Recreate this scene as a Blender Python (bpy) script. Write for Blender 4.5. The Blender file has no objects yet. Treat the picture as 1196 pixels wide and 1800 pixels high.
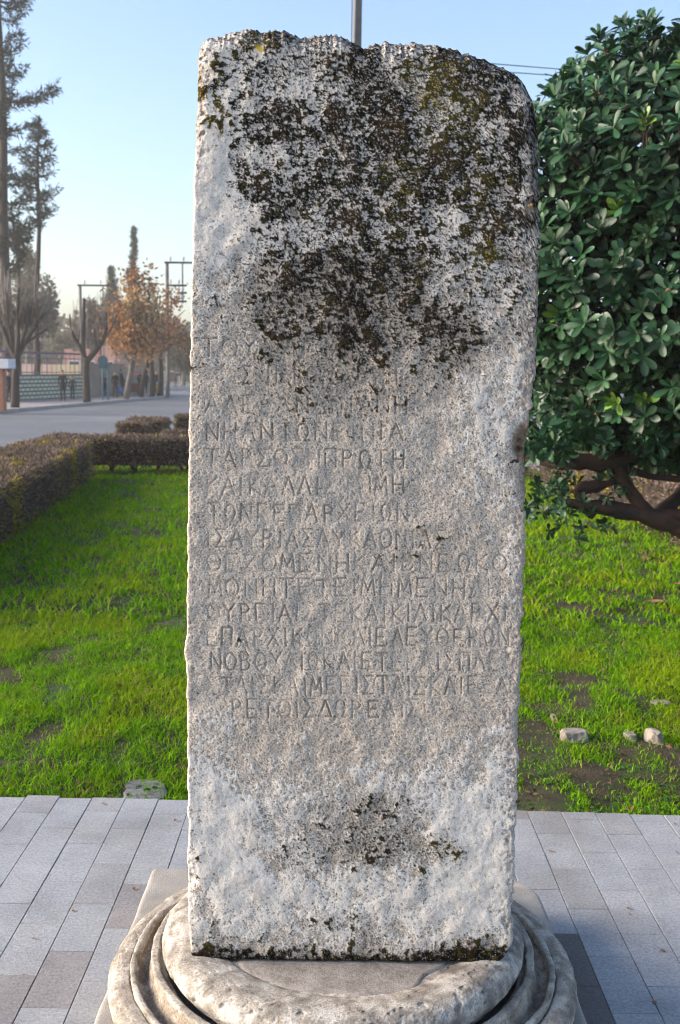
import bpy, bmesh, math, random
import numpy as np
from mathutils import Matrix, Vector

SC = bpy.context.scene
COL = SC.collection
R = math.radians
rng = np.random.default_rng(7)
random.seed(7)

# ------------------------------------------------------------------ camera
F_PX, CX, CY, CAM_H = 1880.0, 598.0, 900.0, 1.925      # lens in photo pixels, eye height
PITCH = math.atan(255.0 / F_PX)
ROLL = 0.015
cam_data = bpy.data.cameras.new('camera')
cam = bpy.data.objects.new('camera', cam_data)
COL.objects.link(cam)
_fw = Vector((0, math.cos(PITCH), -math.sin(PITCH)))
_r0 = Vector((1, 0, 0)); _u0 = Vector((0, math.sin(PITCH), math.cos(PITCH)))
_rt = math.cos(ROLL) * _r0 + math.sin(ROLL) * _u0
_up = -math.sin(ROLL) * _r0 + math.cos(ROLL) * _u0
m = Matrix((( _rt.x, _up.x, -_fw.x, 0), (_rt.y, _up.y, -_fw.y, 0), (_rt.z, _up.z, -_fw.z, CAM_H), (0, 0, 0, 1)))
cam.matrix_world = m
cam_data.sensor_fit = 'VERTICAL'
cam_data.sensor_height = 24.0
cam_data.lens = 24.0 * F_PX / 1800.0
cam_data.clip_start = 0.05
cam_data.clip_end = 2000
cam_data.dof.use_dof = True
cam_data.dof.focus_distance = 2.78
cam_data.dof.aperture_fstop = 4.5
SC.camera = cam

# ------------------------------------------------------------------ sky and sun
SUN_EL, SUN_AZ = 21.0, -93.0          # azimuth from the viewing direction, minus is to the left
w = bpy.data.worlds.new('World'); SC.world = w; w.use_nodes = True
nt = w.node_tree
bg = nt.nodes['Background']
sky = nt.nodes.new('ShaderNodeTexSky')
sky.sky_type = 'NISHITA'; sky.sun_disc = False
sky.sun_elevation = R(SUN_EL); sky.sun_rotation = R(SUN_AZ)
sky.altitude = 30; sky.air_density = 1.0; sky.dust_density = 2.4; sky.ozone_density = 2.4
nt.links.new(sky.outputs[0], bg.inputs[0])
bg.inputs[1].default_value = 0.098
sd = bpy.data.lights.new('sun', 'SUN'); sd.energy = 2.3; sd.angle = R(30); sd.color = (1.0, 0.87, 0.74)
so = bpy.data.objects.new('sun', sd); COL.objects.link(so)
sdir = Vector((math.sin(R(SUN_AZ)) * math.cos(R(SUN_EL)), math.cos(R(SUN_AZ)) * math.cos(R(SUN_EL)), math.sin(R(SUN_EL))))
so.rotation_euler = sdir.to_track_quat('Z', 'Y').to_euler()
so.location = (-20, 5, 20)
SC.view_settings.view_transform = 'Standard'
SC.view_settings.look = 'None'
SC.view_settings.gamma = 1.0
SC.view_settings.use_curve_mapping = False
SC.view_settings.exposure = 1.8
SC.render.engine = 'CYCLES'
SC.cycles.use_denoising = True
SC.cycles.filter_width = 1.0
SC.cycles.max_bounces = 7
SC.cycles.volume_bounces = 1
SC.cycles.use_adaptive_sampling = True
SC.cycles.adaptive_threshold = 0.02

# ------------------------------------------------------------------ helpers
def ray(px, py):
    d = _fw + _rt * ((px - CX) / F_PX) - _up * ((py - CY) / F_PX)
    return d
def at(px, py, Y):
    """the world point seen at a photo pixel, Y metres in front of the lens"""
    d = ray(px, py); s = Y / d.y
    return Vector((d.x * s, Y, CAM_H + d.z * s))
def gnd(px, py, z=0.0):
    d = ray(px, py); s = (z - CAM_H) / d.z
    return Vector((d.x * s, d.y * s, z))

def tag(o, label=None, cat=None, group=None, kind=None):
    if label: o['label'] = label
    if cat: o['category'] = cat
    if group: o['group'] = group
    if kind: o['kind'] = kind
    return o
def empty(name, loc=(0, 0, 0), rz=0.0):
    o = bpy.data.objects.new(name, None); COL.objects.link(o)
    o.location = loc; o.rotation_euler = (0, 0, rz); o.empty_display_size = 0.1
    return o

class MB:
    """collects vertices, quads and triangles; build() links them as one mesh object"""
    def __init__(s): s.v = []; s.q = []; s.t = []; s.c = []; s.n = 0
    def add(s, v, q=None, t=None, c=None):
        v = np.asarray(v, dtype=np.float64).reshape(-1, 3)
        if q is not None and len(q): s.q.append(np.asarray(q, dtype=np.int64).reshape(-1, 4) + s.n)
        if t is not None and len(t): s.t.append(np.asarray(t, dtype=np.int64).reshape(-1, 3) + s.n)
        if c is not None:
            c = np.asarray(c, dtype=np.float64)
            if c.ndim == 1: c = np.tile(c, (len(v), 1))
            s.c.append(c)
        s.v.append(v); s.n += len(v)
        return s
    def box(s, c, d, rz=0.0, col=None, taper=1.0):
        x, y, z = np.array(d) / 2.0
        p = np.array([(-x, -y, -z), (x, -y, -z), (x, y, -z), (-x, y, -z), (-x*taper, -y*taper, z), (x*taper, -y*taper, z), (x*taper, y*taper, z), (-x*taper, y*taper, z)])
        if rz:
            cs, sn = math.cos(rz), math.sin(rz)
            p = np.stack([p[:, 0]*cs - p[:, 1]*sn, p[:, 0]*sn + p[:, 1]*cs, p[:, 2]], 1)
        s.add(p + np.array(c), q=[(3, 2, 1, 0), (4, 5, 6, 7), (0, 1, 5, 4), (1, 2, 6, 5), (2, 3, 7, 6), (3, 0, 4, 7)], c=col)
        return s
    def tube(s, pts, rad, n=7, col=None, cap=True, wob=0.0):
        P = np.array([tuple(p) for p in pts], dtype=float); k = len(P)
        rad = np.full(k, rad, dtype=float) if np.isscalar(rad) else np.array(rad, dtype=float)
        T = np.gradient(P, axis=0); T /= np.linalg.norm(T, axis=1, keepdims=True) + 1e-12
        a = np.array([0.0, 0, 1]) if abs(T[0][2]) < 0.9 else np.array([1.0, 0, 0])
        V = []
        u = np.cross(T[0], a); u /= np.linalg.norm(u)
        for i in range(k):
            u = u - T[i] * np.dot(u, T[i]); u /= np.linalg.norm(u) + 1e-12
            w_ = np.cross(T[i], u)
            for j in range(n):
                an = 2 * math.pi * j / n
                r = rad[i] * (1 + (wob * (rng.random() - .5) if wob else 0))
                V.append(P[i] + r * (math.cos(an) * u + math.sin(an) * w_))
        q = [(i*n + j, i*n + (j+1) % n, (i+1)*n + (j+1) % n, (i+1)*n + j) for i in range(k-1) for j in range(n)]
        t = []
        if cap:
            V.append(P[0]); V.append(P[-1])
            t += [(k*n, (j+1) % n, j) for j in range(n)] + [(k*n + 1, (k-1)*n + j, (k-1)*n + (j+1) % n) for j in range(n)]
        s.add(np.array(V), q=q, t=t, c=col)
        return s
    def mesh(s, name, mat, smooth=False):
        v = np.concatenate(s.v).astype(np.float32)
        me = bpy.data.meshes.new(name)
        q = np.concatenate(s.q) if s.q else np.zeros((0, 4), int)
        t = np.concatenate(s.t) if s.t else np.zeros((0, 3), int)
        me.vertices.add(len(v)); me.vertices.foreach_set('co', v.ravel())
        li = np.concatenate([q.ravel(), t.ravel()]).astype(np.int32)
        me.loops.add(len(li)); me.loops.foreach_set('vertex_index', li)
        st = np.concatenate([np.arange(len(q)) * 4, len(q) * 4 + np.arange(len(t)) * 3]).astype(np.int32)
        me.polygons.add(len(st)); me.polygons.foreach_set('loop_start', st)
        me.polygons.foreach_set('use_smooth', np.full(len(st), bool(smooth)))
        me.update(calc_edges=True)
        if s.c:
            c = np.concatenate(s.c)
            if c.shape[1] == 3: c = np.concatenate([c, np.ones((len(c), 1))], 1)
            at_ = me.color_attributes.new('Col', 'FLOAT_COLOR', 'POINT')
            at_.data.foreach_set('color', c.astype(np.float32).ravel())
        if mat: me.materials.append(mat)
        return me
    def build(s, name, mat, parent=None, smooth=False):
        o = bpy.data.objects.new(name, s.mesh(name, mat, smooth)); COL.objects.link(o)
        if parent: o.parent = parent
        return o

def local(mb, origin):
    o = np.array(tuple(origin)); mb.v = [v - o for v in mb.v]; return mb

def leaves(mb, pos, d, up, ln, wd, col, fold=0.0):
    """pointed leaf faces: base, two sides, tip"""
    d = d / (np.linalg.norm(d, axis=1, keepdims=True) + 1e-9)
    s = np.cross(d, up); s /= np.linalg.norm(s, axis=1, keepdims=True) + 1e-9
    n = np.cross(s, d)
    ln = np.asarray(ln).reshape(-1, 1); wd = np.asarray(wd).reshape(-1, 1)
    b = pos; tip = pos + d * ln
    l = pos + d * ln * .5 + s * wd * .5 + n * wd * fold; r = pos + d * ln * .5 - s * wd * .5 + n * wd * fold
    V = np.stack([b, l, tip, r], 1).reshape(-1, 3)
    q = np.arange(len(V)).reshape(-1, 4)
    mb.add(V, q=q, c=np.repeat(col, 4, axis=0))

def rdir(n, zb=0.0):
    v = rng.normal(size=(n, 3)); v[:, 2] += zb
    return v / np.linalg.norm(v, axis=1, keepdims=True)

def fbm2(shape, seed, lo, hi, beta=1.0, ax=1.0, ay=1.0):
    """noise with wavelengths lo..hi pixels, unit deviation"""
    g = np.random.default_rng(seed).normal(size=shape)
    ky = np.fft.fftfreq(shape[0])[:, None] * ay; kx = np.fft.rfftfreq(shape[1])[None, :] * ax
    k = np.sqrt(kx**2 + ky**2); k[0, 0] = 1e-6
    a = k**(-beta) / (1 + (k * lo)**8) / (1 + (1 / (k * hi))**8); a[0, 0] = 0
    f = np.fft.irfft2(np.fft.rfft2(g) * a, s=shape)
    return f / f.std()
def sstep(a, b, x):
    t = np.clip((x - a) / (b - a), 0, 1); return t * t * (3 - 2 * t)

# ------------------------------------------------------------------ materials
def new_mat(name):
    m_ = bpy.data.materials.new(name); m_.use_nodes = True
    return m_, m_.node_tree, m_.node_tree.nodes['Principled BSDF']
def ramp(nt_, fac, stops):
    r = nt_.nodes.new('ShaderNodeValToRGB'); nt_.links.new(fac, r.inputs[0])
    e = r.color_ramp.elements
    while len(e) < len(stops): e.new(0.5)
    for el, (p, c) in zip(e, stops):
        el.position = p; el.color = (c[0], c[1], c[2], 1)
    return r.outputs[0]
def noise(nt_, scale, detail=4, rough=.6, co=None, w_=None):
    n = nt_.nodes.new('ShaderNodeTexNoise'); n.inputs['Scale'].default_value = scale
    n.inputs['Detail'].default_value = detail; n.inputs['Roughness'].default_value = rough
    if co: nt_.links.new(co, n.inputs['Vector'])
    return n.outputs[0]
def mix(nt_, a, b, fac, mode='MULTIPLY'):
    x = nt_.nodes.new('ShaderNodeMix'); x.data_type = 'RGBA'; x.blend_type = mode
    for s, i in ((fac, 0), (a, 6), (b, 7)):
        if isinstance(s, (int, float)): x.inputs[i].default_value = s
        elif isinstance(s, tuple): x.inputs[i].default_value = (*s, 1)
        else: nt_.links.new(s, x.inputs[i])
    return x.outputs[2]
def bump(nt_, b, h, st, dist):
    n = nt_.nodes.new('ShaderNodeBump'); n.inputs['Strength'].default_value = st; n.inputs['Distance'].default_value = dist
    nt_.links.new(h, n.inputs['Height']); nt_.links.new(n.outputs[0], b.inputs['Normal'])
def objco(nt_):
    return nt_.nodes.new('ShaderNodeTexCoord').outputs['Object']
def geoco(nt_):
    return nt_.nodes.new('ShaderNodeNewGeometry').outputs['Position']
def noisy(name, c0, c1, scale, rough=.8, bscale=None, bst=.4, bdist=.01, detail=5, spread=(.3, .7), world=False, c2=None, s2=1.0):
    m_, t_, b = new_mat(name); co = geoco(t_) if world else objco(t_)
    c = ramp(t_, noise(t_, scale, detail, .65, co), [(spread[0], c0), (spread[1], c1)])
    if c2 is not None:
        f = ramp(t_, noise(t_, s2, 4, .6, co), [(.48, (0, 0, 0)), (.62, (1, 1, 1))])
        c = mix(t_, c, c2, f, 'MIX')
    t_.links.new(c, b.inputs['Base Color']); b.inputs['Roughness'].default_value = rough
    if bscale: bump(t_, b, noise(t_, bscale, 5, .65, co), bst, bdist)
    return m_
def vcol(name, rough=.7, grain=None, gst=.3, spec=.3, trans=0.0, bscale=None, bst=.3, bdist=.003):
    m_, t_, b = new_mat(name)
    a = t_.nodes.new('ShaderNodeVertexColor'); a.layer_name = 'Col'; c = a.outputs[0]
    if grain:
        g = ramp(t_, noise(t_, grain, 3, .7, objco(t_)), [(.25, (1-gst,)*3), (.75, (1+gst,)*3)])
        c = mix(t_, c, g, 1.0)
    t_.links.new(c, b.inputs['Base Color']); b.inputs['Roughness'].default_value = rough
    b.inputs['Specular IOR Level'].default_value = spec
    if trans:
        b2 = t_.nodes.new('ShaderNodeBsdfTranslucent'); t_.links.new(c, b2.inputs[0])
        mx = t_.nodes.new('ShaderNodeMixShader'); mx.inputs[0].default_value = trans
        t_.links.new(b.outputs[0], mx.inputs[1]); t_.links.new(b2.outputs[0], mx.inputs[2])
        t_.links.new(mx.outputs[0], t_.nodes['Material Output'].inputs[0])
    if bscale: bump(t_, b, noise(t_, bscale, 4, .7, objco(t_)), bst, bdist)
    return m_
def plain(name, c, rough=.6, metal=0.0):
    m_, t_, b = new_mat(name)
    co = objco(t_)
    k = ramp(t_, noise(t_, 9, 4, .6, co), [(.3, tuple(x*.82 for x in c)), (.7, tuple(min(1, x*1.1) for x in c))])
    t_.links.new(k, b.inputs['Base Color']); b.inputs['Roughness'].default_value = rough; b.inputs['Metallic'].default_value = metal
    return m_

M = {}
M['stele'] = vcol('stele_stone', .95, 420, .22, .05, bscale=330, bst=.45, bdist=.0025)
M['base'] = vcol('base_stone', .92, 260, .28, .1, bscale=240, bst=.8, bdist=.004)
M['leaf'] = vcol('evergreen_leaf', .42, 60, .25, .38, trans=.08)
M['grass'] = vcol('grass_blade', .75, None, spec=.06, trans=.35)
M['twig'] = vcol('hedge_leaf', .8, None, spec=.15, trans=.15)
M['foliage'] = vcol('far_foliage', .8, None, spec=.1, trans=.3)
M['bark'] = noisy('bark', (.014, .011, .010), (.05, .038, .032), 14, .9, 40, .7, .02)
M['redbark'] = noisy('reddish_bark', (.010, .007, .006), (.065, .024, .012), 6, .85, 45, .6, .012, spread=(.35, .75))
M['greybark'] = noisy('grey_bark', (.07, .06, .055), (.17, .145, .12), 9, .9, 30, .6, .02)
M['asphalt'] = noisy('asphalt', (.085, .09, .10), (.125, .132, .145), .8, .75, 60, .3, .006, world=True, c2=(.14, .145, .155), s2=.12)
M['sidewalk'] = noisy('sidewalk_slabs', (.20, .17, .165), (.29, .25, .245), 1.6, .85, 12, .3, .01, world=True)
M['kerb'] = noisy('kerb_stone', (.22, .21, .20), (.34, .33, .31), 3, .85, 20, .4, .01, world=True)
M['earth'] = noisy('earth', (.05, .042, .028), (.13, .10, .065), 1.2, .95, 9, .5, .03, world=True)
M['soil'] = noisy('lawn_soil', (.022, .015, .006), (.062, .042, .018), 7, .95, 60, .8, .02, world=True, c2=(.03, .06, .004), s2=2.2)
M['wire'] = plain('cable_black', (.03, .03, .035), .6)
M['polesteel'] = noisy('pole_steel', (.10, .09, .085), (.17, .155, .145), 4, .6)
M['darksteel'] = plain('dark_steel', (.035, .033, .035), .6)

# ------------------------------------------------------------------ ground, road, pavements
def sheet(name, pts, z, mat, kind='structure', parent=None):
    mb = MB(); n = len(pts)
    me = bpy.data.meshes.new(name)
    me.from_pydata([(p[0], p[1], z) for p in pts], [], [tuple(range(n))]); me.materials.append(mat)
    o = bpy.data.objects.new(name, me); COL.objects.link(o)
    if parent: o.parent = parent
    if kind: o['kind'] = kind
    return o
ROAD_Z, WALK_Z, LAWN_Z = -0.42, -0.28, -0.035
sheet('ground', [(-400, -60), (400, -60), (400, 420), (-400, 420)], -0.46, M['earth'])
def kx(d): return -15.7 + .139 * (d - 49.5)       # far kerb line of the street
def slab(name, poly, z0, z1, mat, kind='structure', parent=None):
    n = len(poly); bm = bmesh.new()
    lo = [bm.verts.new((p[0], p[1], z0)) for p in poly]; hi = [bm.verts.new((p[0], p[1], z1)) for p in poly]
    bm.faces.new(hi)
    for i in range(n): bm.faces.new((lo[i], lo[(i+1) % n], hi[(i+1) % n], hi[i]))
    bmesh.ops.recalc_face_normals(bm, faces=bm.faces)
    me = bpy.data.meshes.new(name); bm.to_mesh(me); bm.free(); me.materials.append(mat)
    o = bpy.data.objects.new(name, me); COL.objects.link(o)
    if parent: o.parent = parent
    if kind: o['kind'] = kind
    return o
sheet('road', [(-60, -40), (60, -40), (60, 100), (20, 130), (-30, 130), (kx(-40) - 10, 60)], ROAD_Z, M['asphalt'])
# far pavement along the street with a kerb, rounding off at the street corner
walk_edge = [(kx(d), d) for d in np.linspace(20, 74, 12)] + [(-12.6, 77), (-13.4, 79), (-15, 80.5), (-18, 81.3), (-24, 82)]
slab('pavement', [(x - .22, y) for x, y in walk_edge] + [(-40, 84), (-40, 20)], -.45, WALK_Z - .01, M['sidewalk'])
mb = MB()
for a, b in zip(walk_edge[:-1], walk_edge[1:]):
    a = np.array(a); b = np.array(b); L = np.linalg.norm(b - a); k = max(1, int(L / 1.0))
    for i in range(k):
        c = a + (b - a) * (i + .5) / k
        mb.box((c[0] - .1, c[1], -.36), (L / k - .03, .2, .19), math.atan2(*(b - a)[::-1]))
tag(mb.build('kerb', M['kerb']), kind='structure')

# lawn island that carries the monument, its own edge hidden by the hedges
lawn_poly = [(-6.0, 6), (-5.75, 21.5), (-4, 22.2), (4.5, 22.2), (6.2, 20), (6.8, 6), (7.5, -3), (-6.5, -3)]
slab('lawn_edge', lawn_poly, -.45, LAWN_Z - .05, M['kerb'])
gx = np.linspace(-5.6, 6.1, 150); gy = np.linspace(4.2, 21.3, 240)
X, Y = np.meshgrid(gx, gy)
hn = fbm2(X.shape, 11, 4, 60, 1.2)
Z = LAWN_Z + .012 * hn; Z[:12] -= .02
def lawn_z(x, y):
    i = np.clip(((np.asarray(y) - 4.2) / 17.1 * 239), 0, 239).astype(int); j = np.clip(((np.asarray(x) + 5.6) / 11.7 * 149), 0, 149).astype(int)
    return Z[i, j]
idx = np.arange(X.size).reshape(X.shape)
mb = MB(); mb.add(np.stack([X, Y, Z], -1).reshape(-1, 3), q=np.stack([idx[:-1, :-1], idx[:-1, 1:], idx[1:, 1:], idx[1:, :-1]], -1).reshape(-1, 4))
tag(mb.build('lawn', M['soil'], smooth=True), kind='structure')

# ------------------------------------------------------------------ terrace of granite pavers
M['paver'] = []
for i, (a, b) in enumerate([((.225, .233, .25), (.34, .35, .367)), ((.21, .218, .236), (.322, .333, .35)), ((.235, .242, .256), (.355, .36, .372)), ((.175, .165, .168), (.27, .255, .255)), ((.085, .078, .078), (.135, .122, .12)), ((.205, .207, .217), (.315, .315, .322))]):
    m_, t_, b_ = new_mat('granite_paver')
    co = geoco(t_)
    c = ramp(t_, noise(t_, 95, 4, .8, co), [(.33, tuple(q_ * .85 for q_ in a)), (.60, tuple(q_ * 1.04 for q_ in b))])
    c = mix(t_, c, ramp(t_, noise(t_, 5, 4, .6, co), [(.3, (.86, .86, .87)), (.7, (1.08, 1.07, 1.05))]), 1.0)
    c = mix(t_, c, ramp(t_, noise(t_, 34, 5, .8, co), [(.27, (.45, .42, .40)), (.34, (1, 1, 1))]), 1.0)
    c = mix(t_, c, ramp(t_, noise(t_, 1.7, 6, .7, co), [(.36, (.80, .78, .76)), (.52, (1, 1, 1))]), 1.0)
    t_.links.new(c, b_.inputs['Base Color']); b_.inputs['Roughness'].default_value = .72
    bump(t_, b_, noise(t_, 150, 3, .7, co), .5, .003)
    M['paver'].append(m_)
M['joint'] = noisy('joint_sand', (.07, .06, .05), (.15, .13, .11), 60, .95, world=True)
terr = sheet('terrace', [(-4, -2.5), (4, -2.5), (4, 4.36), (-4, 4.7)], -.014, M['joint'])
slab('terrace_bed', [(-4, -2.5), (4, -2.5), (4, 4.355), (-4, 4.675)], -.2, -.02, M['joint'])
PW, PL = .1485, .3150
X0 = gnd(85.3, 1674).x % PW
def edge_y(x): return 4.53 - .04 * x
paver_meshes = {}
def paver_mesh(ln, wd, mi):
    k = (round(ln, 3), round(wd, 3), mi)
    if k not in paver_meshes:
        b = .0016; x, y = wd / 2 - .0013, ln / 2 - .0011
        mb_ = MB()
        P = [(-x, -y, -.02), (x, -y, -.02), (x, y, -.02), (-x, y, -.02), (-x, -y, -b), (x, -y, -b), (x, y, -b), (-x, y, -b),
             (-x+b, -y+b, 0), (x-b, -y+b, 0), (x-b, y-b, 0), (-x+b, y-b, 0)]
        Q = [(8, 9, 10, 11)] + [(i, (i+1) % 4, 4 + (i+1) % 4, 4 + i) for i in range(4)] + [(4+i, 4 + (i+1) % 4, 8 + (i+1) % 4, 8 + i) for i in range(4)]
        mb_.add(P, q=Q); paver_meshes[k] = mb_.mesh('paver', M['paver'][mi])
    return paver_meshes[k]
far_p = [MB() for _ in M['paver']]
npv = 0
prng = random.Random(5)
anchor = gnd(60, 1548.9).y
for i in range(-25, 26):
    x = X0 + (i + .5) * PW
    if abs(x) > 3.7: continue
    top = edge_y(x)
    off = anchor + (PL / 2 if i % 2 else 0) + prng.uniform(-.012, .012)
    k0 = int((-2.4 - off) / PL)
    y = off + k0 * PL
    while y < top - .02:
        a, b = y, min(y + PL, top)
        if b - a > .03:
            short = b >= top - 1e-6
            mi = prng.choices([0, 1, 2, 3, 4, 5], [4, 3, 3, .22, .0, .8])[0]
            if short and prng.random() < .35: mi = prng.choice([3, 5, 5])
            yc = (a + b) / 2
            if .58 < x < .92 and yc < 3.55:             # the dark run beside the base
                if x < .80: mi = 4
            if -1.1 < x < -.8 and 2.9 < yc < 3.2: mi = 3
            if abs(x) < 2.1 and yc > 2.1:
                o = bpy.data.objects.new('paver', paver_mesh(b - a, PW, mi)); COL.objects.link(o)
                o.location = (x, yc, prng.uniform(-.0012, .0012)); o.parent = terr
                o.rotation_euler = (prng.uniform(-.002, .002), prng.uniform(-.003, .003), 0)
                npv += 1
            else:
                me_ = paver_mesh(b - a, PW, mi)
                vv = np.array([v.co[:] for v in me_.vertices]) + np.array((x, yc, 0))
                far_p[mi].add(vv, q=[tuple(p.vertices) for p in me_.polygons])
        y += PL
for mi, f in enumerate(far_p):
    if f.n:
        tag(f.build('outer_pavers', M['paver'][mi], terr), kind='stuff')

# ------------------------------------------------------------------ the inscribed stele
SY = 2.70                                      # distance of the inscribed face
HH, WW, OX, OY = 1720, 660, 310, 20            # a working chart of the face, one cell per 1.4 mm
yy, xx = np.mgrid[0:HH, 0:WW]; yy = yy + OY; xx = xx + OX
Lp = np.array([(347, 20), (347, 65), (346, 120), (344, 200), (342, 260), (340, 330), (338, 420), (336, 520), (335, 600), (333, 700), (332, 760), (331, 840), (330, 900), (329, 1000), (328, 1100), (325, 1149), (328, 1200), (329, 1300), (330, 1400), (331, 1480), (329, 1520), (330, 1580), (333, 1650), (338, 1700)], float)
Rp = np.array([(940, 20), (942, 130), (946, 180), (950, 260), (949, 330), (948, 400), (947, 500), (945, 580), (943, 640), (938, 690), (931, 740), (928, 760), (925, 800), (924, 850), (925, 900), (924, 950), (922, 1000), (920, 1050), (917, 1120), (916, 1180), (915, 1230), (912, 1260), (911, 1300), (912, 1340), (910, 1400), (908, 1440), (906, 1500), (903, 1580), (900, 1620), (903, 1640), (901, 1655), (890, 1680), (876, 1700)], float)
Tp = np.array([(340, 70), (347, 64), (352, 58), (365, 55), (385, 52), (405, 45), (425, 38), (440, 40), (455, 44), (480, 42), (500, 42), (515, 50), (530, 55), (550, 50), (570, 48), (600, 50), (615, 58), (628, 70), (640, 72), (655, 68), (680, 62), (700, 66), (730, 63), (750, 65), (780, 70), (810, 78), (840, 88), (870, 100), (900, 113), (915, 122), (928, 138), (938, 155), (946, 180), (960, 200)], float)
j1 = np.random.default_rng(3).normal(size=2000)
def jig(n, seed, lo, hi): return fbm2((n, 2), seed, lo, hi, .8)[:, 0]
jl, jr, jt = jig(2000, 21, 16, 140), jig(2000, 22, 12, 120), jig(1200, 23, 5, 50)
def Lx(y): return np.interp(y, Lp[:, 1], Lp[:, 0]) + .6 * np.interp(y, np.arange(2000), jl)
def Rx(y): return np.interp(y, Rp[:, 1], Rp[:, 0]) + 1.5 * np.interp(y, np.arange(2000), jr)
def Ty(x): return np.interp(x, Tp[:, 0], Tp[:, 1]) + 1.3 * np.interp(x, np.arange(1200), jt)
def By(x): return 1688 + (x - 338) * .011

wx_ = fbm2((HH, WW), 6, 14, 160, 1.2) * 15; wy_ = fbm2((HH, WW), 7, 14, 160, 1.2) * 15
def blobs(lst):
    d = np.zeros((HH, WW)); X_, Y_ = xx + wx_, yy + wy_
    for (cx, cy, rx, ry, s) in lst:
        i0, i1 = max(0, int(cy - OY - 3.2 * ry - 50)), min(HH, int(cy - OY + 3.2 * ry + 50)); k0, k1 = max(0, int(cx - OX - 3.2 * rx - 50)), min(WW, int(cx - OX + 3.2 * rx + 50))
        d[i0:i1, k0:k1] += s * np.exp(-(((X_[i0:i1, k0:k1] - cx) / rx)**2 + ((Y_[i0:i1, k0:k1] - cy) / ry)**2))
    return d
# --- where crusts, lichen and moss sit on the face
n_f = fbm2((HH, WW), 1, 3.4, 16, .9)
n_m = fbm2((HH, WW), 2, 9, 55, 1.1)
n_l = fbm2((HH, WW), 3, 30, 200, 1.2)
n_s = fbm2((HH, WW), 4, 4, 60, 1.1, 1.0, .25)           # vertical runs
n_g = fbm2((HH, WW), 5, 2.6, 6, 0.3)                  # grains
dark_d = blobs([
    (455, 62, 42, 20, 1.5), (440, 85, 18, 14, .8), (398, 125, 20, 26, 1.2), (382, 170, 14, 34, 1.3), (364, 210, 11, 26, 1.2), (446, 130, 9, 18, 1.2), (476, 137, 14, 14, 1.1),
    (512, 113, 12, 14, 1.1), (555, 112, 15, 24, 1.1), (590, 130, 20, 18, .7), (620, 92, 60, 18, .8), (655, 105, 22, 12, 1.0), (640, 155, 60, 40, 1.3), (662, 200, 34, 50, 1.2), (600, 215, 20, 20, .9),
    (768, 178, 55, 70, .9), (750, 118, 18, 22, 1.1), (772, 147, 26, 14, 1.0), (730, 170, 18, 22, .9), (860, 112, 60, 26, 1.0), (810, 100, 40, 16, .8), (905, 150, 36, 38, 1.1), (908, 255, 26, 85, 1.5), (925, 330, 20, 60, .7), (830, 215, 24, 60, 1.1), (865, 170, 40, 26, 1.1),
    (452, 215, 36, 32, .9), (448, 238, 16, 14, 1.0), (500, 222, 50, 28, 1.2), (505, 250, 20, 14, 1.0), (562, 222, 40, 34, 1.0), (470, 195, 18, 16, .9), (428, 262, 12, 20, 1.1),
    (436, 318, 34, 28, 1.2), (426, 300, 14, 16, .9), (460, 345, 26, 22, 1.1), (466, 392, 12, 12, 1.5), (505, 372, 26, 22, 1.0), (540, 340, 50, 40, .8),
    (600, 300, 80, 60, .85), (650, 310, 26, 26, .9), (705, 325, 50, 85, 1.05), (690, 255, 40, 40, .8), (760, 330, 60, 55, .8), (850, 305, 60, 46, .95), (800, 280, 40, 50, .7), (880, 360, 45, 50, .6), (840, 370, 30, 20, .8),
    (620, 380, 140, 40, .45), (640, 455, 130, 26, .75), (540, 462, 60, 22, .8), (625, 515, 38, 60, 1.1), (560, 520, 70, 40, .75), (500, 500, 60, 20, .55), (690, 500, 36, 60, .8), (724, 450, 22, 50, .8),
    (848, 435, 15, 45, 1.2), (820, 440, 30, 16, .6), (880, 445, 30, 14, .7), (925, 460, 16, 16, .8), (900, 400, 30, 16, .8), (900, 500, 16, 24, .7), (790, 540, 50, 40, .55), (800, 600, 46, 40, .5), (640, 600, 44, 34, .9), (600, 560, 30, 30, .6), (500, 572, 36, 40, .5), (455, 560, 18, 16, .6), (462, 612, 10, 16, .6), (760, 590, 60, 40, .45),
    (376, 552, 6, 8, .9), (340, 655, 5, 12, 1.4), (905, 560, 40, 60, .2), (560, 700, 120, 80, .12), (620, 680, 90, 40, .18),
    (559, 1427, 13, 10, 1.1), (560, 1461, 22, 9, 1.0), (530, 1458, 14, 9, .8), (470, 1430, 40, 12, .45), (640, 1425, 50, 22, .7), (665, 1395, 22, 10, .6), (690, 1420, 30, 10, .6), (640, 1490, 60, 34, .65), (520, 1500, 50, 34, .5), (700, 1470, 36, 30, .5), (760, 1500, 40, 46, .6), (830, 1400, 60, 50, .22), (880, 1530, 20, 16, .4), (740, 1550, 50, 20, .45),
    (460, 1590, 60, 30, .3), (540, 1640, 14, 11, .8), (615, 1655, 13, 22, .9), (630, 1625, 30, 16, .5), (700, 1640, 50, 20, .3), (830, 1600, 60, 40, .25), (790, 1480, 30, 20, .5), (460, 1650, 110, 14, .45), (390, 1665, 40, 14, .6), (830, 1668, 60, 16, .9), (350, 1530, 12, 26, .8), (335, 1480, 8, 8, 1.1), (348, 1370, 8, 20, .6),
    (905, 790, 12, 30, .4), (915, 860, 10, 40, .5), (690, 985, 70, 40, .12), (760, 950, 60, 30, .15), (800, 640, 60, 60, .25)])
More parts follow.
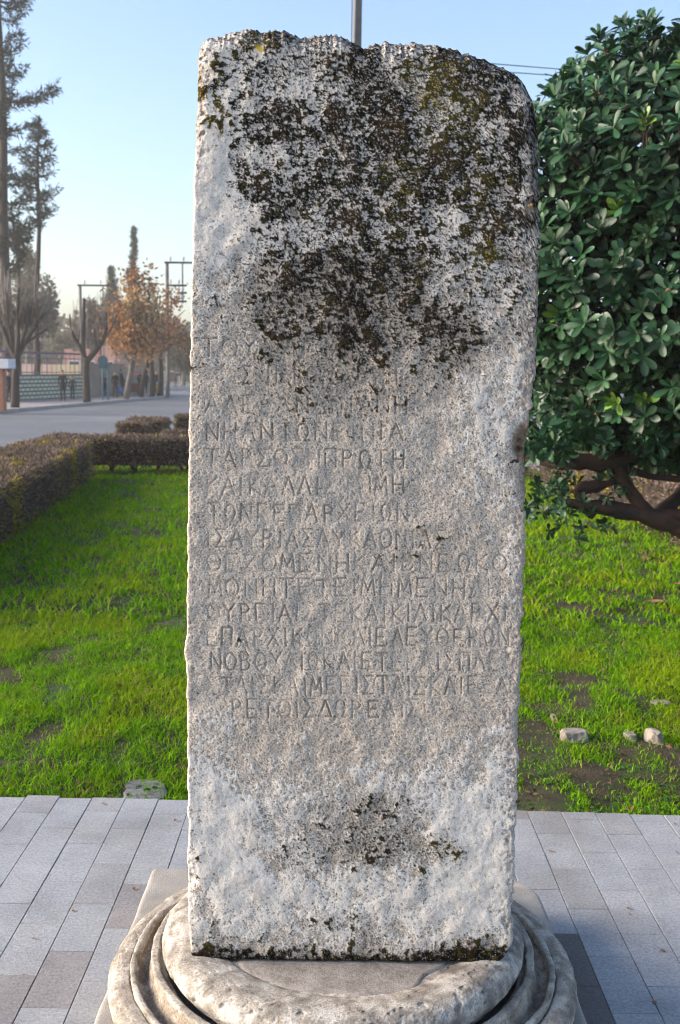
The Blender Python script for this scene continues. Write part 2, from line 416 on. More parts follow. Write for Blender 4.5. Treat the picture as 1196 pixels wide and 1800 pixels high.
white_d = blobs([
    (395, 270, 44, 80, 1.3), (375, 330, 36, 60, .9), (480, 178, 60, 24, .9), (415, 118, 22, 22, .9), (480, 95, 30, 22, .8), (535, 165, 30, 55, 1.0), (580, 180, 30, 40, .7), (852, 190, 17, 48, 1.6), (850, 240, 14, 30, 1.0), (518, 290, 44, 24, 1.2), (470, 290, 30, 30, .6),
    (640, 245, 30, 60, .6), (700, 105, 30, 16, .9), (770, 130, 14, 12, .8), (740, 230, 14, 40, 1.0), (800, 195, 9, 50, .9), (620, 330, 40, 20, .5), (740, 400, 30, 26, 1.0), (570, 410, 120, 18, .9), (810, 405, 26, 34, 1.3), (680, 400, 40, 24, .7), (450, 410, 70, 36, .7), (420, 370, 40, 40, .8),
    (905, 660, 16, 44, 1.0), (885, 745, 34, 24, 1.3), (770, 500, 30, 40, .6), (870, 600, 40, 80, .55), (885, 520, 50, 40, .6), (740, 610, 40, 26, .7), (840, 680, 90, 60, .45), (880, 850, 36, 120, .5), (420, 620, 14, 20, .5), (860, 800, 40, 80, .35), (800, 780, 60, 60, .25),
    (380, 1450, 60, 130, 1.1), (360, 1340, 26, 60, .9), (460, 1560, 130, 90, .85), (850, 1470, 70, 110, 1.15), (880, 1330, 34, 50, 1.1), (760, 1420, 70, 60, .8), (700, 1580, 180, 70, .8), (840, 1590, 70, 70, 1.1), (650, 1352, 26, 8, 1.3), (655, 1382, 18, 10, 1.2), (770, 1300, 20, 30, .6), (520, 1420, 90, 40, .5), (540, 1305, 30, 12, .5), (900, 1000, 20, 80, .4)])
warm_d = blobs([(560, 1300, 170, 40, .9), (600, 1350, 80, 36, .9), (840, 1285, 60, 24, 1.0), (820, 1240, 80, 40, .7), (640, 1440, 60, 40, .6), (800, 1345, 60, 10, 1.0), (460, 1270, 110, 40, .5), (830, 900, 70, 200, .35), (350, 840, 12, 40, .5), (700, 850, 250, 350, .25), (385, 1470, 12, 20, .7), (380, 1390, 30, 20, .5), (930, 370, 10, 30, .9), (750, 1160, 200, 60, .3)])
green_d = blobs([(440, 70, 40, 26, .9), (378, 160, 16, 50, 1.4), (364, 212, 10, 24, 1.2), (775, 175, 50, 70, 1.0), (750, 130, 30, 20, 1.0), (770, 146, 26, 12, 1.0), (700, 330, 30, 80, .7), (850, 440, 16, 50, 1.4), (830, 230, 20, 60, .6), (845, 330, 50, 50, .6), (760, 1500, 40, 50, 1.0), (850, 1540, 60, 60, 1.0), (830, 1675, 60, 16, .7), (620, 1660, 12, 20, .6), (720, 450, 16, 40, .6)])

rim = np.minimum(np.minimum(xx - Lx(yy), Rx(yy) - xx), (yy - Ty(xx)) * .9)
top_zone = sstep(720, 560, yy)
# edges of the slab: bare weathered stone
edge_m = np.clip(sstep(34, 8, (yy - Ty(xx)) + 7 * n_m) * sstep(300, 200, yy) + sstep(20, 5, xx - Lx(yy) + 4 * n_m) * sstep(330, 220, yy) + sstep(26, 8, Rx(yy) - xx + 5 * n_m) * (.35 + .65 * sstep(420, 330, yy)), 0, 1)
def cover(p, nz, soft):
    """mask that covers the share p of the face, broken up by the noise nz"""
    p = np.clip(p, .002, .985); return sstep(-soft, soft, nz + np.log(p / (1 - p)) / 1.702)
def unit(a): return a / a.std()
wn = unit(.75 * n_m + .8 * n_f + .5 * n_s * (.4 + top_zone) + .5 * n_l + .5 * n_g)
white_m = cover(.06 + .50 * white_d + .85 * sstep(660, 400, yy) + .36 * sstep(1290, 1430, yy) + .08 * sstep(1000, 700, yy) * sstep(650, 850, xx), wn, .5)
warm_m = sstep(.1, 1.1, warm_d * 1.2 - .15 + .35 * n_m + .25 * n_l)
n_p = unit(1.0 * n_m + .42 * n_f + .55 * n_l + .5 * n_s * top_zone)          # colonies
n_q = unit(.9 * n_f + .8 * n_g + .5 * n_s * top_zone + .25 * n_m)            # single specks
wd_c = np.clip(white_d, 0, 1.3)
dp = (.72 - .34 * sstep(900, 1200, yy)) * dark_d - .14 * wd_c - .03 + .05 * sstep(640, 430, yy) * sstep(380, 470, xx)
dq = .05 * top_zone + .12 * np.exp(-((xx - 640) / 190)**2 - ((yy - 1490) / 120)**2) + .06 * np.exp(-((xx - 650) / 260)**2 - ((yy - 660) / 110)**2) + .44 * dark_d + .30 * sstep(800, 420, yy) * sstep(370, 470, xx) + .042 + .035 * sstep(1330, 1420, yy) - .16 * wd_c
dark_m = np.maximum(cover(np.clip(dp, .002, .84), n_p, .14) * (1 - .85 * cover(np.full((HH, WW), .08), -n_q, .2)), cover(np.clip(dq, .006, .62), n_q, .3))
halo_m = 0 * dark_m
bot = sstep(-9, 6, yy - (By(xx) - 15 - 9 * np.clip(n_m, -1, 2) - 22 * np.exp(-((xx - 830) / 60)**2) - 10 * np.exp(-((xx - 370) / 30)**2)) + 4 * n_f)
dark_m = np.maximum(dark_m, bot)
green_m = sstep(.15, .9, green_d - .2 + .35 * n_m + .25 * n_f) * dark_m

# --- the cut letters
G = {  # strokes in a unit cell, x right, y down
 'Α': [[(0, 1), (.5, 0), (1, 1)], [(.22, .62), (.78, .62)]], 'Β': [[(.1, 0), (.1, 1)], [(.1, 0), (.6, .03), (.8, .22), (.6, .45), (.1, .48)], [(.6, .48), (.9, .7), (.65, .97), (.1, 1)]],
 'Γ': [[(.1, 1), (.1, 0), (.85, 0)]], 'Δ': [[(0, 1), (.5, 0), (1, 1), (0, 1)]], 'Ε': [[(.9, 0), (.1, 0), (.1, 1), (.9, 1)], [(.1, .5), (.7, .5)]],
 'Ζ': [[(.05, 0), (.95, 0), (.05, 1), (.95, 1)]], 'Η': [[(.08, 0), (.08, 1)], [(.92, 0), (.92, 1)], [(.08, .5), (.92, .5)]],
 'Θ': [[(.5 + .5 * math.sin(a), .5 - .5 * math.cos(a)) for a in np.linspace(0, 2 * math.pi, 15)], [(.25, .5), (.75, .5)]],
 'Ι': [[(.5, 0), (.5, 1)]], 'Κ': [[(.12, 0), (.12, 1)], [(.9, 0), (.14, .55), (.95, 1)]], 'Λ': [[(0, 1), (.5, 0), (1, 1)]],
 'Μ': [[(0, 1), (.14, 0), (.5, .7), (.86, 0), (1, 1)]], 'Ν': [[(.08, 1), (.08, 0), (.92, 1), (.92, 0)]], 'Ξ': [[(.05, 0), (.95, 0)], [(.2, .5), (.8, .5)], [(.05, 1), (.95, 1)]],
 'Ο': [[(.5 + .5 * math.sin(a), .5 - .5 * math.cos(a)) for a in np.linspace(0, 2 * math.pi, 15)]], 'Π': [[(.08, 1), (.08, 0), (.92, 0), (.92, 1)]],
 'Ρ': [[(.15, 1), (.15, 0), (.6, .02), (.85, .25), (.6, .48), (.15, .5)]], 'Σ': [[(.95, 0), (.05, 0), (.55, .48), (.05, 1), (.95, 1)]], 'Τ': [[(0, 0), (1, 0)], [(.5, 0), (.5, 1)]],
 'Υ': [[(0, 0), (.5, .5), (1, 0)], [(.5, .5), (.5, 1)]], 'Χ': [[(.05, 0), (.95, 1)], [(.95, 0), (.05, 1)]],
 'Ω': [[(0, 1), (.33, 1), (.08, .55), (.2, .12), (.5, 0), (.8, .12), (.92, .55), (.67, 1), (1, 1)]]}
LINES = [(566, 425, 690, ' ΤΟ ΟΚΑ Τ', .9), (611, 352, 690, 'ΤΟΥ ΑΓΙΟ Κ', 1.05), (659, 424, 716, 'Σ ΗΕΒΟΥΣΣΕΥΓΓ', 1.0), (711, 358, 722, 'ΑΛΕΞΑΝΔΡΙΑΝΗ', 1.0), (759, 358, 712, 'ΝΗΑΝΤΩΝΕΙΝΙΑ', 1.1),
 (806, 360, 716, 'ΤΑΡΣΟΣΗΠΡΩΤΗ', .85), (853, 358, 716, 'ΚΑΙΚΑΛΛΙΣΤΗΜΗ', .9), (901, 362, 722, 'ΤΩΝΓΕΠΑΡΧΕΙΩΝ', 1.0), (947, 360, 790, 'ΙΣΑΥΡΙΑΣΛΥΚΑΟΝΙΑΣ', .95), (989, 360, 896, 'ΘΕΖΟΜΕΝΗΚΑΙΒΝΕΩΚΟ', 1.0),
 (1033, 362, 886, 'ΜΟΝΗΤΕΤΕΙΜΗΜΕΝΗΔΗ', 1.0), (1077, 362, 896, 'ΟΥΡΓΙΑΙΣΤΕΚΑΙΚΙΛΙΚΑΡΧΙ', 1.0), (1120, 360, 900, 'ΕΠΑΡΧΙΚΩΝΚΑΙΕΛΕΥΘΕΡΩΝ', .95), (1162, 366, 898, 'ΝΟΒΟΥΛΙΩΚΑΙΕΤΕΡΑΙΣΠΛΕΙ', .95), (1205, 360, 896, 'ΣΤΑΙΣΚΑΙΜΕΓΙΣΤΑΙΣΚΑΙΕΞΑ', 1.0), (1246, 402, 742, 'ΡΕΤΟΙΣΔΩΡΕΑΙΣ', 1.0)]
ink = np.zeros((HH, WW))
lr = random.Random(9)
for (cy, xa, xb, txt, st) in LINES:
    wts = [(.55 if ch == 'Ι' else 1.0) for ch in txt]; tot = sum(wts); x = xa
    for ch, wt in zip(txt, wts):
        adv = (xb - xa) * wt / tot
        if ch in G:
            hgt = 31 * lr.uniform(.92, 1.05); wd = min(adv * .74, 28) if ch != 'Ι' else adv * .5
            ox = x + (adv - wd) / 2 + lr.uniform(-1, 1); oy = cy - hgt / 2 + lr.uniform(-1.5, 1.5)
            s_ = st * lr.uniform(.6, 1.05); sl = lr.uniform(-.04, .04); hw = lr.uniform(1.0, 1.45)
            i0, i1 = int(oy - OY - 5), int(oy - OY + hgt + 6); k0, k1 = int(ox - OX - 6), int(ox - OX + wd + 7)
            sx, sy = xx[i0:i1, k0:k1], yy[i0:i1, k0:k1]; best = np.full(sx.shape, 99.0)
            for poly in G[ch]:
                for (a, b) in zip(poly[:-1], poly[1:]):
                    ax_, ay_ = ox + a[0] * wd + sl * a[1] * hgt, oy + a[1] * hgt; bx_, by_ = ox + b[0] * wd + sl * b[1] * hgt, oy + b[1] * hgt
                    dx, dy = bx_ - ax_, by_ - ay_
                    tt = np.clip(((sx - ax_) * dx + (sy - ay_) * dy) / (dx * dx + dy * dy + 1e-9), 0, 1)
                    best = np.minimum(best, np.hypot(sx - ax_ - tt * dx, sy - ay_ - tt * dy))
            ink[i0:i1, k0:k1] = np.maximum(ink[i0:i1, k0:k1], s_ * np.clip(1.25 - best / (hw * 1.35), 0, 1))
        x += adv
ink *= np.clip(.72 + .28 * n_m + .38 * n_f + .22 * n_l, .08, 1.3)

# --- colour of the face
def lay(c, col, m_): return c * (1 - m_[..., None]) + np.asarray(col) * m_[..., None]
C = np.tile(np.array([.50, .445, .39]), (HH, WW, 1))
C = lay(C, (.47, .40, .33), warm_m * .75)
C *= (1.04 + .24 * n_g + .12 * n_f + .07 * n_m).clip(.3, 1.8)[..., None]
C = lay(C, (.66, .645, .63), sstep(.9, 2.0, n_g + .5 * n_f) * .8)
C = lay(C, (.13, .11, .095), sstep(1.05, 2.0, -n_f * .8 - .5 * n_g) * .75)
wc = np.array([.68, .655, .625]) * (1 + .06 * n_m + .09 * n_g + .05 * n_f)[..., None]
C = C * (1 - white_m[..., None]) + wc * white_m[..., None]
C = lay(C, (.50, .45, .41), white_m * sstep(.8, 1.8, n_l + .5 * n_m) * .35)
C = lay(C, (.30, .265, .25) , edge_m * .85)
C = lay(C, (.17, .145, .13), edge_m * sstep(.1, 1.1, n_f + .6 * n_m) * .8)
C = lay(C, (.50, .47, .45), edge_m * sstep(.7, 1.6, -n_f + .3 * n_g) * .7)
C = lay(C, (.13, .11, .095), sstep(1.5, 2.1, n_q) * .8)
C = lay(C, (.30, .28, .26), halo_m * (1 - dark_m) * .6)
dcol = np.array([.009, .0075, .0055]) * (1.25 + .45 * n_f)[..., None].clip(.4, 3)
dcol = lay(dcol, (.62, .60, .58), sstep(1.75, 2.3, n_g + .35 * n_f) * .8)
dcol = lay(dcol, (.045, .028, .017), sstep(.6, 1.6, n_l) * .5)
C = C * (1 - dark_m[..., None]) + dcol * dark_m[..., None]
C = lay(C, (.062, .054, .012), green_m * .65)
yel = sstep(0, 1, 1.4 - np.hypot((xx - 456) / 7, (yy - 84) / 6) + .3 * n_f) + .7 * sstep(2.3, 2.8, n_f + green_d * .7) * (green_d > .3)
C = lay(C, (.50, .36, .03), np.clip(yel, 0, 1))
C = lay(C, (.52, .33, .19), sstep(0, 1, 1.3 - np.hypot((xx - 929) / 6, (yy - 367) / 11) + .3 * n_m))
chip = np.exp(-(((xx - 922) / 17)**2 + ((yy - 778) / 27)**2)) * 2.4 + np.exp(-(((xx - 928) / 16)**2 + ((yy - 850) / 50)**2)) * .8 + np.exp(-(((xx - 915) / 9)**2 + ((yy - 1270) / 24)**2)) * .8 + np.exp(-(((xx - 331) / 12)**2 + ((yy - 1545) / 50)**2)) * .7
C = lay(C, (.22, .15, .10), sstep(.35, .7, chip + .12 * n_f) * sstep(1000, 800, yy) * .85)
C = lay(C, (.085, .068, .052), np.clip(ink * 1.1, 0, 1) * .62)
C = np.clip(C * np.array([1.03, 1.0, .96]) * .88, .006, .8)
# --- relief of the face, metres towards the viewer
D = .0014 * n_l + .00034 * n_m + (.00042 * n_f + .00034 * n_g) * (1 - .6 * white_m) + .0003 * white_m + .0002 * dark_m
D -= .0034 * ink
D -= .012 * chip * (1 + .3 * n_m)
D += edge_m * (.0022 * n_m + .0012 * n_f)
D -= .010 * sstep(16, 0, yy - 1278 + 0 * xx) * 0
def rnd(d, r): t_ = np.clip(1 - d / r, 0, 1); return r * (1 - np.sqrt(np.clip(1 - t_ * t_, 0, 1)))
PX = .00142
D -= PX * (rnd(xx - Lx(yy), 5 + 16 * sstep(320, 200, yy)) + rnd(Rx(yy) - xx, 6 + 19 * sstep(420, 250, yy)) + 1.2 * rnd(yy - Ty(xx), 42) + rnd(By(xx) - yy, 7))
D = np.clip(D, -.075, .03)

NU, NV = 415, 1110
u, t = np.meshgrid(np.linspace(0, 1, NU), np.linspace(0, 1, NV))
px = Lx(900.) + u * (Rx(900.) - Lx(900.)); 
for _ in range(6):
    py = Ty(px) + t * (By(px) - Ty(px)); px = .3 * px + .7 * (Lx(py) + u * (Rx(py) - Lx(py)))
def samp(A):
    fy = np.clip(py - OY, 0, HH - 1.01); fx = np.clip(px - OX, 0, WW - 1.01); iy = fy.astype(int); ix = fx.astype(int); a = fy - iy; b = fx - ix
    if A.ndim == 3: a = a[..., None]; b = b[..., None]
    return (A[iy, ix] * (1-a) * (1-b) + A[iy+1, ix] * a * (1-b) + A[iy, ix+1] * (1-a) * b + A[iy+1, ix+1] * a * b)
dv, cv = samp(D), samp(C)
# chart -> metres on the upright face plane
dx_ = _fw.x + _rt.x * ((px - CX) / F_PX) - _up.x * ((py - CY) / F_PX)
dy_ = _fw.y + _rt.y * ((px - CX) / F_PX) - _up.y * ((py - CY) / F_PX)
dz_ = _fw.z + _rt.z * ((px - CX) / F_PX) - _up.z * ((py - CY) / F_PX)
s_ = SY / dy_
FX, FZ = dx_ * s_, CAM_H + dz_ * s_
STELE_Z = float(FZ[-1].mean())
V = np.stack([FX, SY - dv, FZ], -1).reshape(-1, 3)
idx = np.arange(NU * NV).reshape(NV, NU)
mb = MB()
org = np.array((0.0, SY + .22, STELE_Z))
mb.add(V, q=np.stack([idx[:-1, :-1], idx[1:, :-1], idx[1:, 1:], idx[:-1, 1:]], -1).reshape(-1, 4), c=cv.reshape(-1, 3))
# flanks, top, underside: rings carried back from the outline of the face
loop = np.concatenate([idx[0, :], idx[1:, -1], idx[-1, -2::-1], idx[-2:0:-1, 0]])
LV = V[loop]; nb = len(loop); cen = np.array((FX.mean(), 0, FZ.mean()))
ringn = fbm2((nb, 16), 31, 3, 60, 1.0)
DEPTH = .44
rings = [LV]; K = 13
out = LV - cen; out[:, 1] = 0; out /= np.linalg.norm(out, axis=1, keepdims=True)
for k in range(1, K + 1):
    f = k / K
    r_ = LV.copy(); base_y = SY + .06
    r_[:, 1] = base_y + (DEPTH - .06) * f if k > 0 else r_[:, 1]
    r_ += out * (.0015 * ringn[:, k:k+1] + .006 * math.sin(math.pi * f) - .02 * max(0, f - .9) * 10)
    bm_ = FZ[-1].max() + .01
    r_[:, 2] = np.where(LV[:, 2] < bm_, LV[:, 2], r_[:, 2])
    rings.append(r_)
side_c = np.array([.36, .335, .32]) * (1 + .25 * fbm2((K + 1, nb), 33, 2, 8, .8))[..., None].clip(.3, 1.6)
mb2v = np.concatenate(rings[1:]); 
n0 = mb.n
mb.add(mb2v, c=side_c[1:].reshape(-1, 3))
ids = [loop] + [n0 + (k - 1) * nb + np.arange(nb) for k in range(1, K + 1)]
for a, b in zip(ids[:-1], ids[1:]):
    mb.q.append(np.stack([a, b, np.roll(b, -1), np.roll(a, -1)], -1)[:, ::-1])
# back of the slab
bu, bt = idx[::15, ::9], None
bidx = idx[::15, ::9]; BV = V[bidx.ravel()].copy(); BV[:, 1] = SY + DEPTH - .006 + .004 * rng.normal(size=len(BV))
cen3 = np.array((FX.mean(), SY, FZ.mean())); BV[:, 0] = cen3[0] + (BV[:, 0] - cen3[0]) * .985; BV[:, 2] = cen3[2] + (BV[:, 2] - cen3[2]) * .992
bi = np.arange(bidx.size).reshape(bidx.shape)
mb.add(BV, q=np.stack([bi[:-1, :-1], bi[:-1, 1:], bi[1:, 1:], bi[1:, :-1]], -1).reshape(-1, 4), c=np.tile((.36, .34, .32), (len(BV), 1)))
local(mb, org)
stele = mb.build('inscribed_stele', M['stele'], smooth=True); stele.location = org
tag(stele, 'tall weathered limestone stele with worn Greek inscription and black lichen on its face', 'stele')

# ------------------------------------------------------------------ the moulded column base under it
BX, BY_ = float(gnd(602, 1577, .155).x), 2.915
PT = .155; HALF = .674; TOPZ = STELE_Z
cb = empty('column_base', (BX, BY_, 0))
tag(cb, 'worn round marble column base with moulded rings on a square plinth', 'column base')
def lathe(name, prof, n=900, seed=1, amp=.004, col=(.46, .43, .395), spots=.5, smooth=True, extra=None):
    P = np.array(prof); seg = np.r_[0, np.cumsum(np.hypot(*np.diff(P, axis=0).T))]
    k = max(12, int(seg[-1] / .003)); s = np.linspace(0, seg[-1], k)
    r = np.interp(s, seg, P[:, 0]); z = np.interp(s, seg, P[:, 1])
    a = np.linspace(0, 2 * math.pi, n, endpoint=False)
    h = amp * .5 * fbm2((k * 2, n), seed, 8, 140, 1.3)[:k] + amp * .22 * fbm2((k * 2, n), seed + 1, 2, 9, .6)[:k]
    h = h - amp * 2.6 * np.clip(fbm2((k * 2, n), seed + 7, 5, 40, .8)[:k] - 1.35, 0, 1.2)
    if extra is not None: h = h + extra(a[None, :], s[:, None] / seg[-1])
    RR = r[:, None] + h; ZZ = z[:, None] + h * .35 + 0 * a[None, :]
    v = np.stack([RR * np.cos(a), RR * np.sin(a), ZZ], -1)
    lo = fbm2((k * 2, n), seed + 2, 8, 80, 1.1)[:k]; fi = fbm2((k * 2, n), seed + 3, 2, 7, .6)[:k]
    c = np.array(col) * np.array((.88, .83, .76)) * (1 + .13 * lo + .15 * fi)[..., None]
    gr = sstep(.7, 1.6, fbm2((k * 2, n), seed + 5, 3, 30, .8)[:k])[..., None] * .5
    c = c * (1 - gr) + np.array((.20, .165, .13)) * gr
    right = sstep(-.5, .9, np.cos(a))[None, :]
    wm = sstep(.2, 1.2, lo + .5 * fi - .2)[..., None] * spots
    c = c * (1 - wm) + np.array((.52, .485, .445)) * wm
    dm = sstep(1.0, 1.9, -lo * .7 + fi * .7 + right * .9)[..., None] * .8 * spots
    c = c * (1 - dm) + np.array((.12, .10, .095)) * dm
    i = np.arange(k * n).reshape(k, n)
    q = np.stack([i[:-1], np.roll(i[:-1], -1, 1), np.roll(i[1:], -1, 1), i[1:]], -1).reshape(-1, 4)
    m_ = MB(); m_.add(v.reshape(-1, 3), q=q, c=np.clip(c, .02, .75).reshape(-1, 3))
    return m_.build(name, M['base'], cb, smooth=smooth)
def arc(r, z, rr, rz, a0, a1, n=14): return [(r + rr * math.cos(a), z + rz * math.sin(a)) for a in np.linspace(R(a0), R(a1), n)]
z1 = PT - .002
lt_h = .076
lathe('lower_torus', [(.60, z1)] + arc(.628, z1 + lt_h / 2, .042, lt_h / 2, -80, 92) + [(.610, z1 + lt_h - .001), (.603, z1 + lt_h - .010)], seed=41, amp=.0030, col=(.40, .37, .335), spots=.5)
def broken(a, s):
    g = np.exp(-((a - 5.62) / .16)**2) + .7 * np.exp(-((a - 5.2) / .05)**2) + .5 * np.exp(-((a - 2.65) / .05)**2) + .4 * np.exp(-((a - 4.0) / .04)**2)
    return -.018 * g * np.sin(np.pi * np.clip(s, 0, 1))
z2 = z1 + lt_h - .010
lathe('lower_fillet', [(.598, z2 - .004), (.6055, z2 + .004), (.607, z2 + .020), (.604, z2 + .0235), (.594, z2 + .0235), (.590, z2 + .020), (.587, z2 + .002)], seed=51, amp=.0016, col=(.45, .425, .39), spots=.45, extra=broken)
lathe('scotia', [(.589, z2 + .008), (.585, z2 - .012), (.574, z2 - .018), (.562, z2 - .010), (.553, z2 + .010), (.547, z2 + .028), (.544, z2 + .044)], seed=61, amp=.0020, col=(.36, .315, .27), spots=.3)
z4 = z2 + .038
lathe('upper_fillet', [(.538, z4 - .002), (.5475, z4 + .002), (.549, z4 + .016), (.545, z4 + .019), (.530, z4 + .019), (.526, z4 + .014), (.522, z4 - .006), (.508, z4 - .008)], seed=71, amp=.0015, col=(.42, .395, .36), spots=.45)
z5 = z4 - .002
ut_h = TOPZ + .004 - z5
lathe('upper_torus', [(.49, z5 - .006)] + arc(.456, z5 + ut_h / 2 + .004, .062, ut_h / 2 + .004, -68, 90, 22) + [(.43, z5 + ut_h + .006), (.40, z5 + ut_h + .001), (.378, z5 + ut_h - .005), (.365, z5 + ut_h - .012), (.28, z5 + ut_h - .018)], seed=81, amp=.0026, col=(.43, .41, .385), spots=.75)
# mortar bed the stele stands in
mm = MB(); n = 420; k = 120
a = np.linspace(0, 2 * math.pi, n, endpoint=False); rr = np.linspace(0, 1, k)
edge = .374 + .012 * jig(n, 91, 26, 160)
RR = rr[:, None] * edge[None, :]
v = np.stack([RR * np.cos(a), RR * np.sin(a), 0 * RR], -1); i = np.arange(k * n).reshape(k, n)
mf = fbm2((400, 400), 92, 4, 90, 1.0); mg = fbm2((400, 400), 94, 2, 9, .4)
ix_ = np.clip((v[..., 0] + .5) * 399, 0, 399).astype(int); iy_ = np.clip((v[..., 1] + .5) * 399, 0, 399).astype(int)
v[..., 2] = TOPZ - .004 + .0002 * mf[iy_, ix_] - .012 * sstep(.93, 1, rr)[:, None]
mcol = np.array((.28, .25, .225)) * (1 + .10 * mf[iy_, ix_] + .08 * mg[iy_, ix_])[..., None]
mm.add(v.reshape(-1, 3), q=np.stack([i[:-1], np.roll(i[:-1], -1, 1), np.roll(i[1:], -1, 1), i[1:]], -1).reshape(-1, 4), c=mcol.reshape(-1, 3))
mm.build('mortar_bed', M['base'], cb, smooth=True)
# plinth: square slab with worn rounded edges
bm = bmesh.new(); bmesh.ops.create_cube(bm, size=1)
bmesh.ops.scale(bm, vec=(2 * HALF, 2 * HALF, PT), verts=bm.verts); bmesh.ops.translate(bm, vec=(0, 0, PT / 2 + .001), verts=bm.verts)
bmesh.ops.bevel(bm, geom=[e for e in bm.edges], offset=.02, segments=4, affect='EDGES', profile=.6)
bmesh.ops.subdivide_edges(bm, edges=[e for e in bm.edges if e.calc_length() > .1], cuts=40, use_grid_fill=True)
from mathutils import noise as mnoise
for v_ in bm.verts:
    p = v_.co.copy(); nn = mnoise.fractal(p * 9, .9, 2, 5)
    v_.co += v_.normal * (.004 * nn) if v_.co.z > .02 else Vector((0, 0, 0))
    cd = min(abs(abs(p.x) - HALF), 1) + min(abs(abs(p.y) - HALF), 1)
    if p.x > 0 and p.y > 0 and cd < .16: v_.co -= Vector((.06, .06, 0)) * (1 - cd / .16)
me = bpy.data.meshes.new('plinth'); bm.to_mesh(me); bm.free()
ca = me.color_attributes.new('Col', 'FLOAT_COLOR', 'POINT')
cc = []
for v_ in me.vertices:
    f = 1 + .25 * mnoise.fractal(v_.co * 14, .9, 2, 5)
    cc += [.33 * f, .305 * f, .275 * f, 1]
ca.data.foreach_set('color', cc); me.materials.append(M['base'])
me.polygons.foreach_set('use_smooth', [True] * len(me.polygons))
o = bpy.data.objects.new('plinth', me); COL.objects.link(o); o.parent = cb

# ------------------------------------------------------------------ lawn grass, stones, litter
def grass_patch(n, y0, y1, hmin, hmax, wd, seed, xlim):
    g = np.random.default_rng(seed)
    y = y0 + (y1 - y0) * g.random(n)**.9; x = (g.random(n) * 2 - 1) * (xlim + .36 * y)
    x = np.clip(x, -5.3, 5.9)
    shp = (400, 400)
    f1 = fbm2(shp, 101, 10, 90, 1.0); f2 = fbm2(shp, 102, 4, 18, .8)
    ii = np.clip((y / 22 * 399), 0, 399).astype(int); jj = np.clip(((x + 6) / 12.5 * 399), 0, 399).astype(int)
    lush = f1[ii, jj] * .75 + f2[ii, jj] * .6
    lush = lush + .95 + .35 * (x < 0) - .75 * np.exp(-((y - 5.1) / .9)**2) * (x > .9) - .5 * np.exp(-((y - 4.8) / .5)**2) * (x > 0) - .5 * sstep(3.2, 4.4, x) * sstep(12, 8, y)
    keep = (g.random(n) < sstep(-1.1, .8, lush) * .93 + .07) & (y > edge_y(x) + .006)
    x, y, lush = x[keep], y[keep], lush[keep]; n = len(x)
    h = (hmin + (hmax - hmin) * g.random(n)**1.5) * (.65 + .5 * sstep(-.6, 1.6, lush))
    z = lawn_z(x, y) - .004
    a = g.random(n) * 2 * math.pi; lean = .15 + .5 * g.random(n)
    d = np.stack([np.cos(a) * lean, np.sin(a) * lean, np.ones(n)], 1); d /= np.linalg.norm(d, axis=1, keepdims=True)
    b = g.random(n) * 2 * math.pi; s = np.stack([np.cos(b), np.sin(b), np.zeros(n)], 1)
    w_ = (wd * (.6 + .8 * g.random(n)))[:, None]; h = h[:, None]
    p = np.stack([x, y, z], 1)
    mid = p + d * h * .55; tip = p + d * h * .9 + np.stack([np.cos(a), np.sin(a), -np.ones(n) * .2], 1) * h * (.2 + .3 * g.random(n))[:, None]
    V = np.stack([p - s * w_ / 2, p + s * w_ / 2, mid + s * w_ * .4, mid - s * w_ * .4, tip], 1).reshape(-1, 3)
    k = np.arange(n)[:, None] * 5
    t1 = g.random(n)[:, None]
    c = np.array((.075, .225, .003)) * (1 - t1) + np.array((.22, .40, .004)) * t1
    yel = sstep(.2, 1.4, f1[jj % 400, ii % 400][keep] if False else f1[np.clip((y / 22 * 399), 0, 399).astype(int)[::1], np.clip(((x + 6) / 12.5 * 399), 0, 399).astype(int)])[:, None]
    c = c * (1 - .45 * yel) + np.array((.30, .36, .006)) * .45 * yel
    dry = (g.random(n) < .055 + .10 * sstep(.3, -1.2, lush))[:, None]
    c = np.where(dry, np.array((.26, .19, .085)) * (.6 + .7 * g.random((n, 1))), c)
    mb_ = MB(); mb_.add(V, q=np.concatenate([k, k + 1, k + 2, k + 3], 1), t=np.concatenate([k + 3, k + 2, k + 4], 1), c=np.repeat(c, 5, axis=0))
    return mb_
gm = grass_patch(150000, 4.5, 8.2, .022, .07, .0055, 201, .6)
g2 = grass_patch(120000, 8.0, 20.6, .04, .11, .014, 202, .8)
gm.add(np.concatenate(g2.v), q=np.concatenate(g2.q), t=np.concatenate(g2.t), c=np.concatenate(g2.c))
tag(gm.build('grass', M['grass']), 'short bright green lawn grass with bare soil patches', 'grass', kind='stuff')
# broad-leaved weeds, dead leaf litter on the soil
n = 3800
x = rng.uniform(-2.6, 3.4, n); y = 4.55 + 5 * rng.random(n)**1.6; ok = y > edge_y(x) + .04; x, y = x[ok], y[ok]; n = len(x)
mb = MB(); d = rdir(n); d[:, 2] = np.abs(d[:, 2]) * .25
u_ = rdir(n, 2.5)
t1 = rng.random((n, 1))
c = np.where(rng.random((n, 1)) < .45, np.array((.10, .065, .035)) * (.5 + 1.6 * t1), np.array((.035, .10, .016)) * (.6 + .9 * t1))
leaves(mb, np.stack([x, y, lawn_z(x, y) + .006 + .02 * rng.random(n)], 1), d, u_, .018 + .03 * rng.random(n), .012 + .014 * rng.random(n), c, .1)
tag(mb.build('leaf_litter', M['grass']), 'dead leaf scraps and small weeds scattered over the lawn', 'litter', kind='stuff')

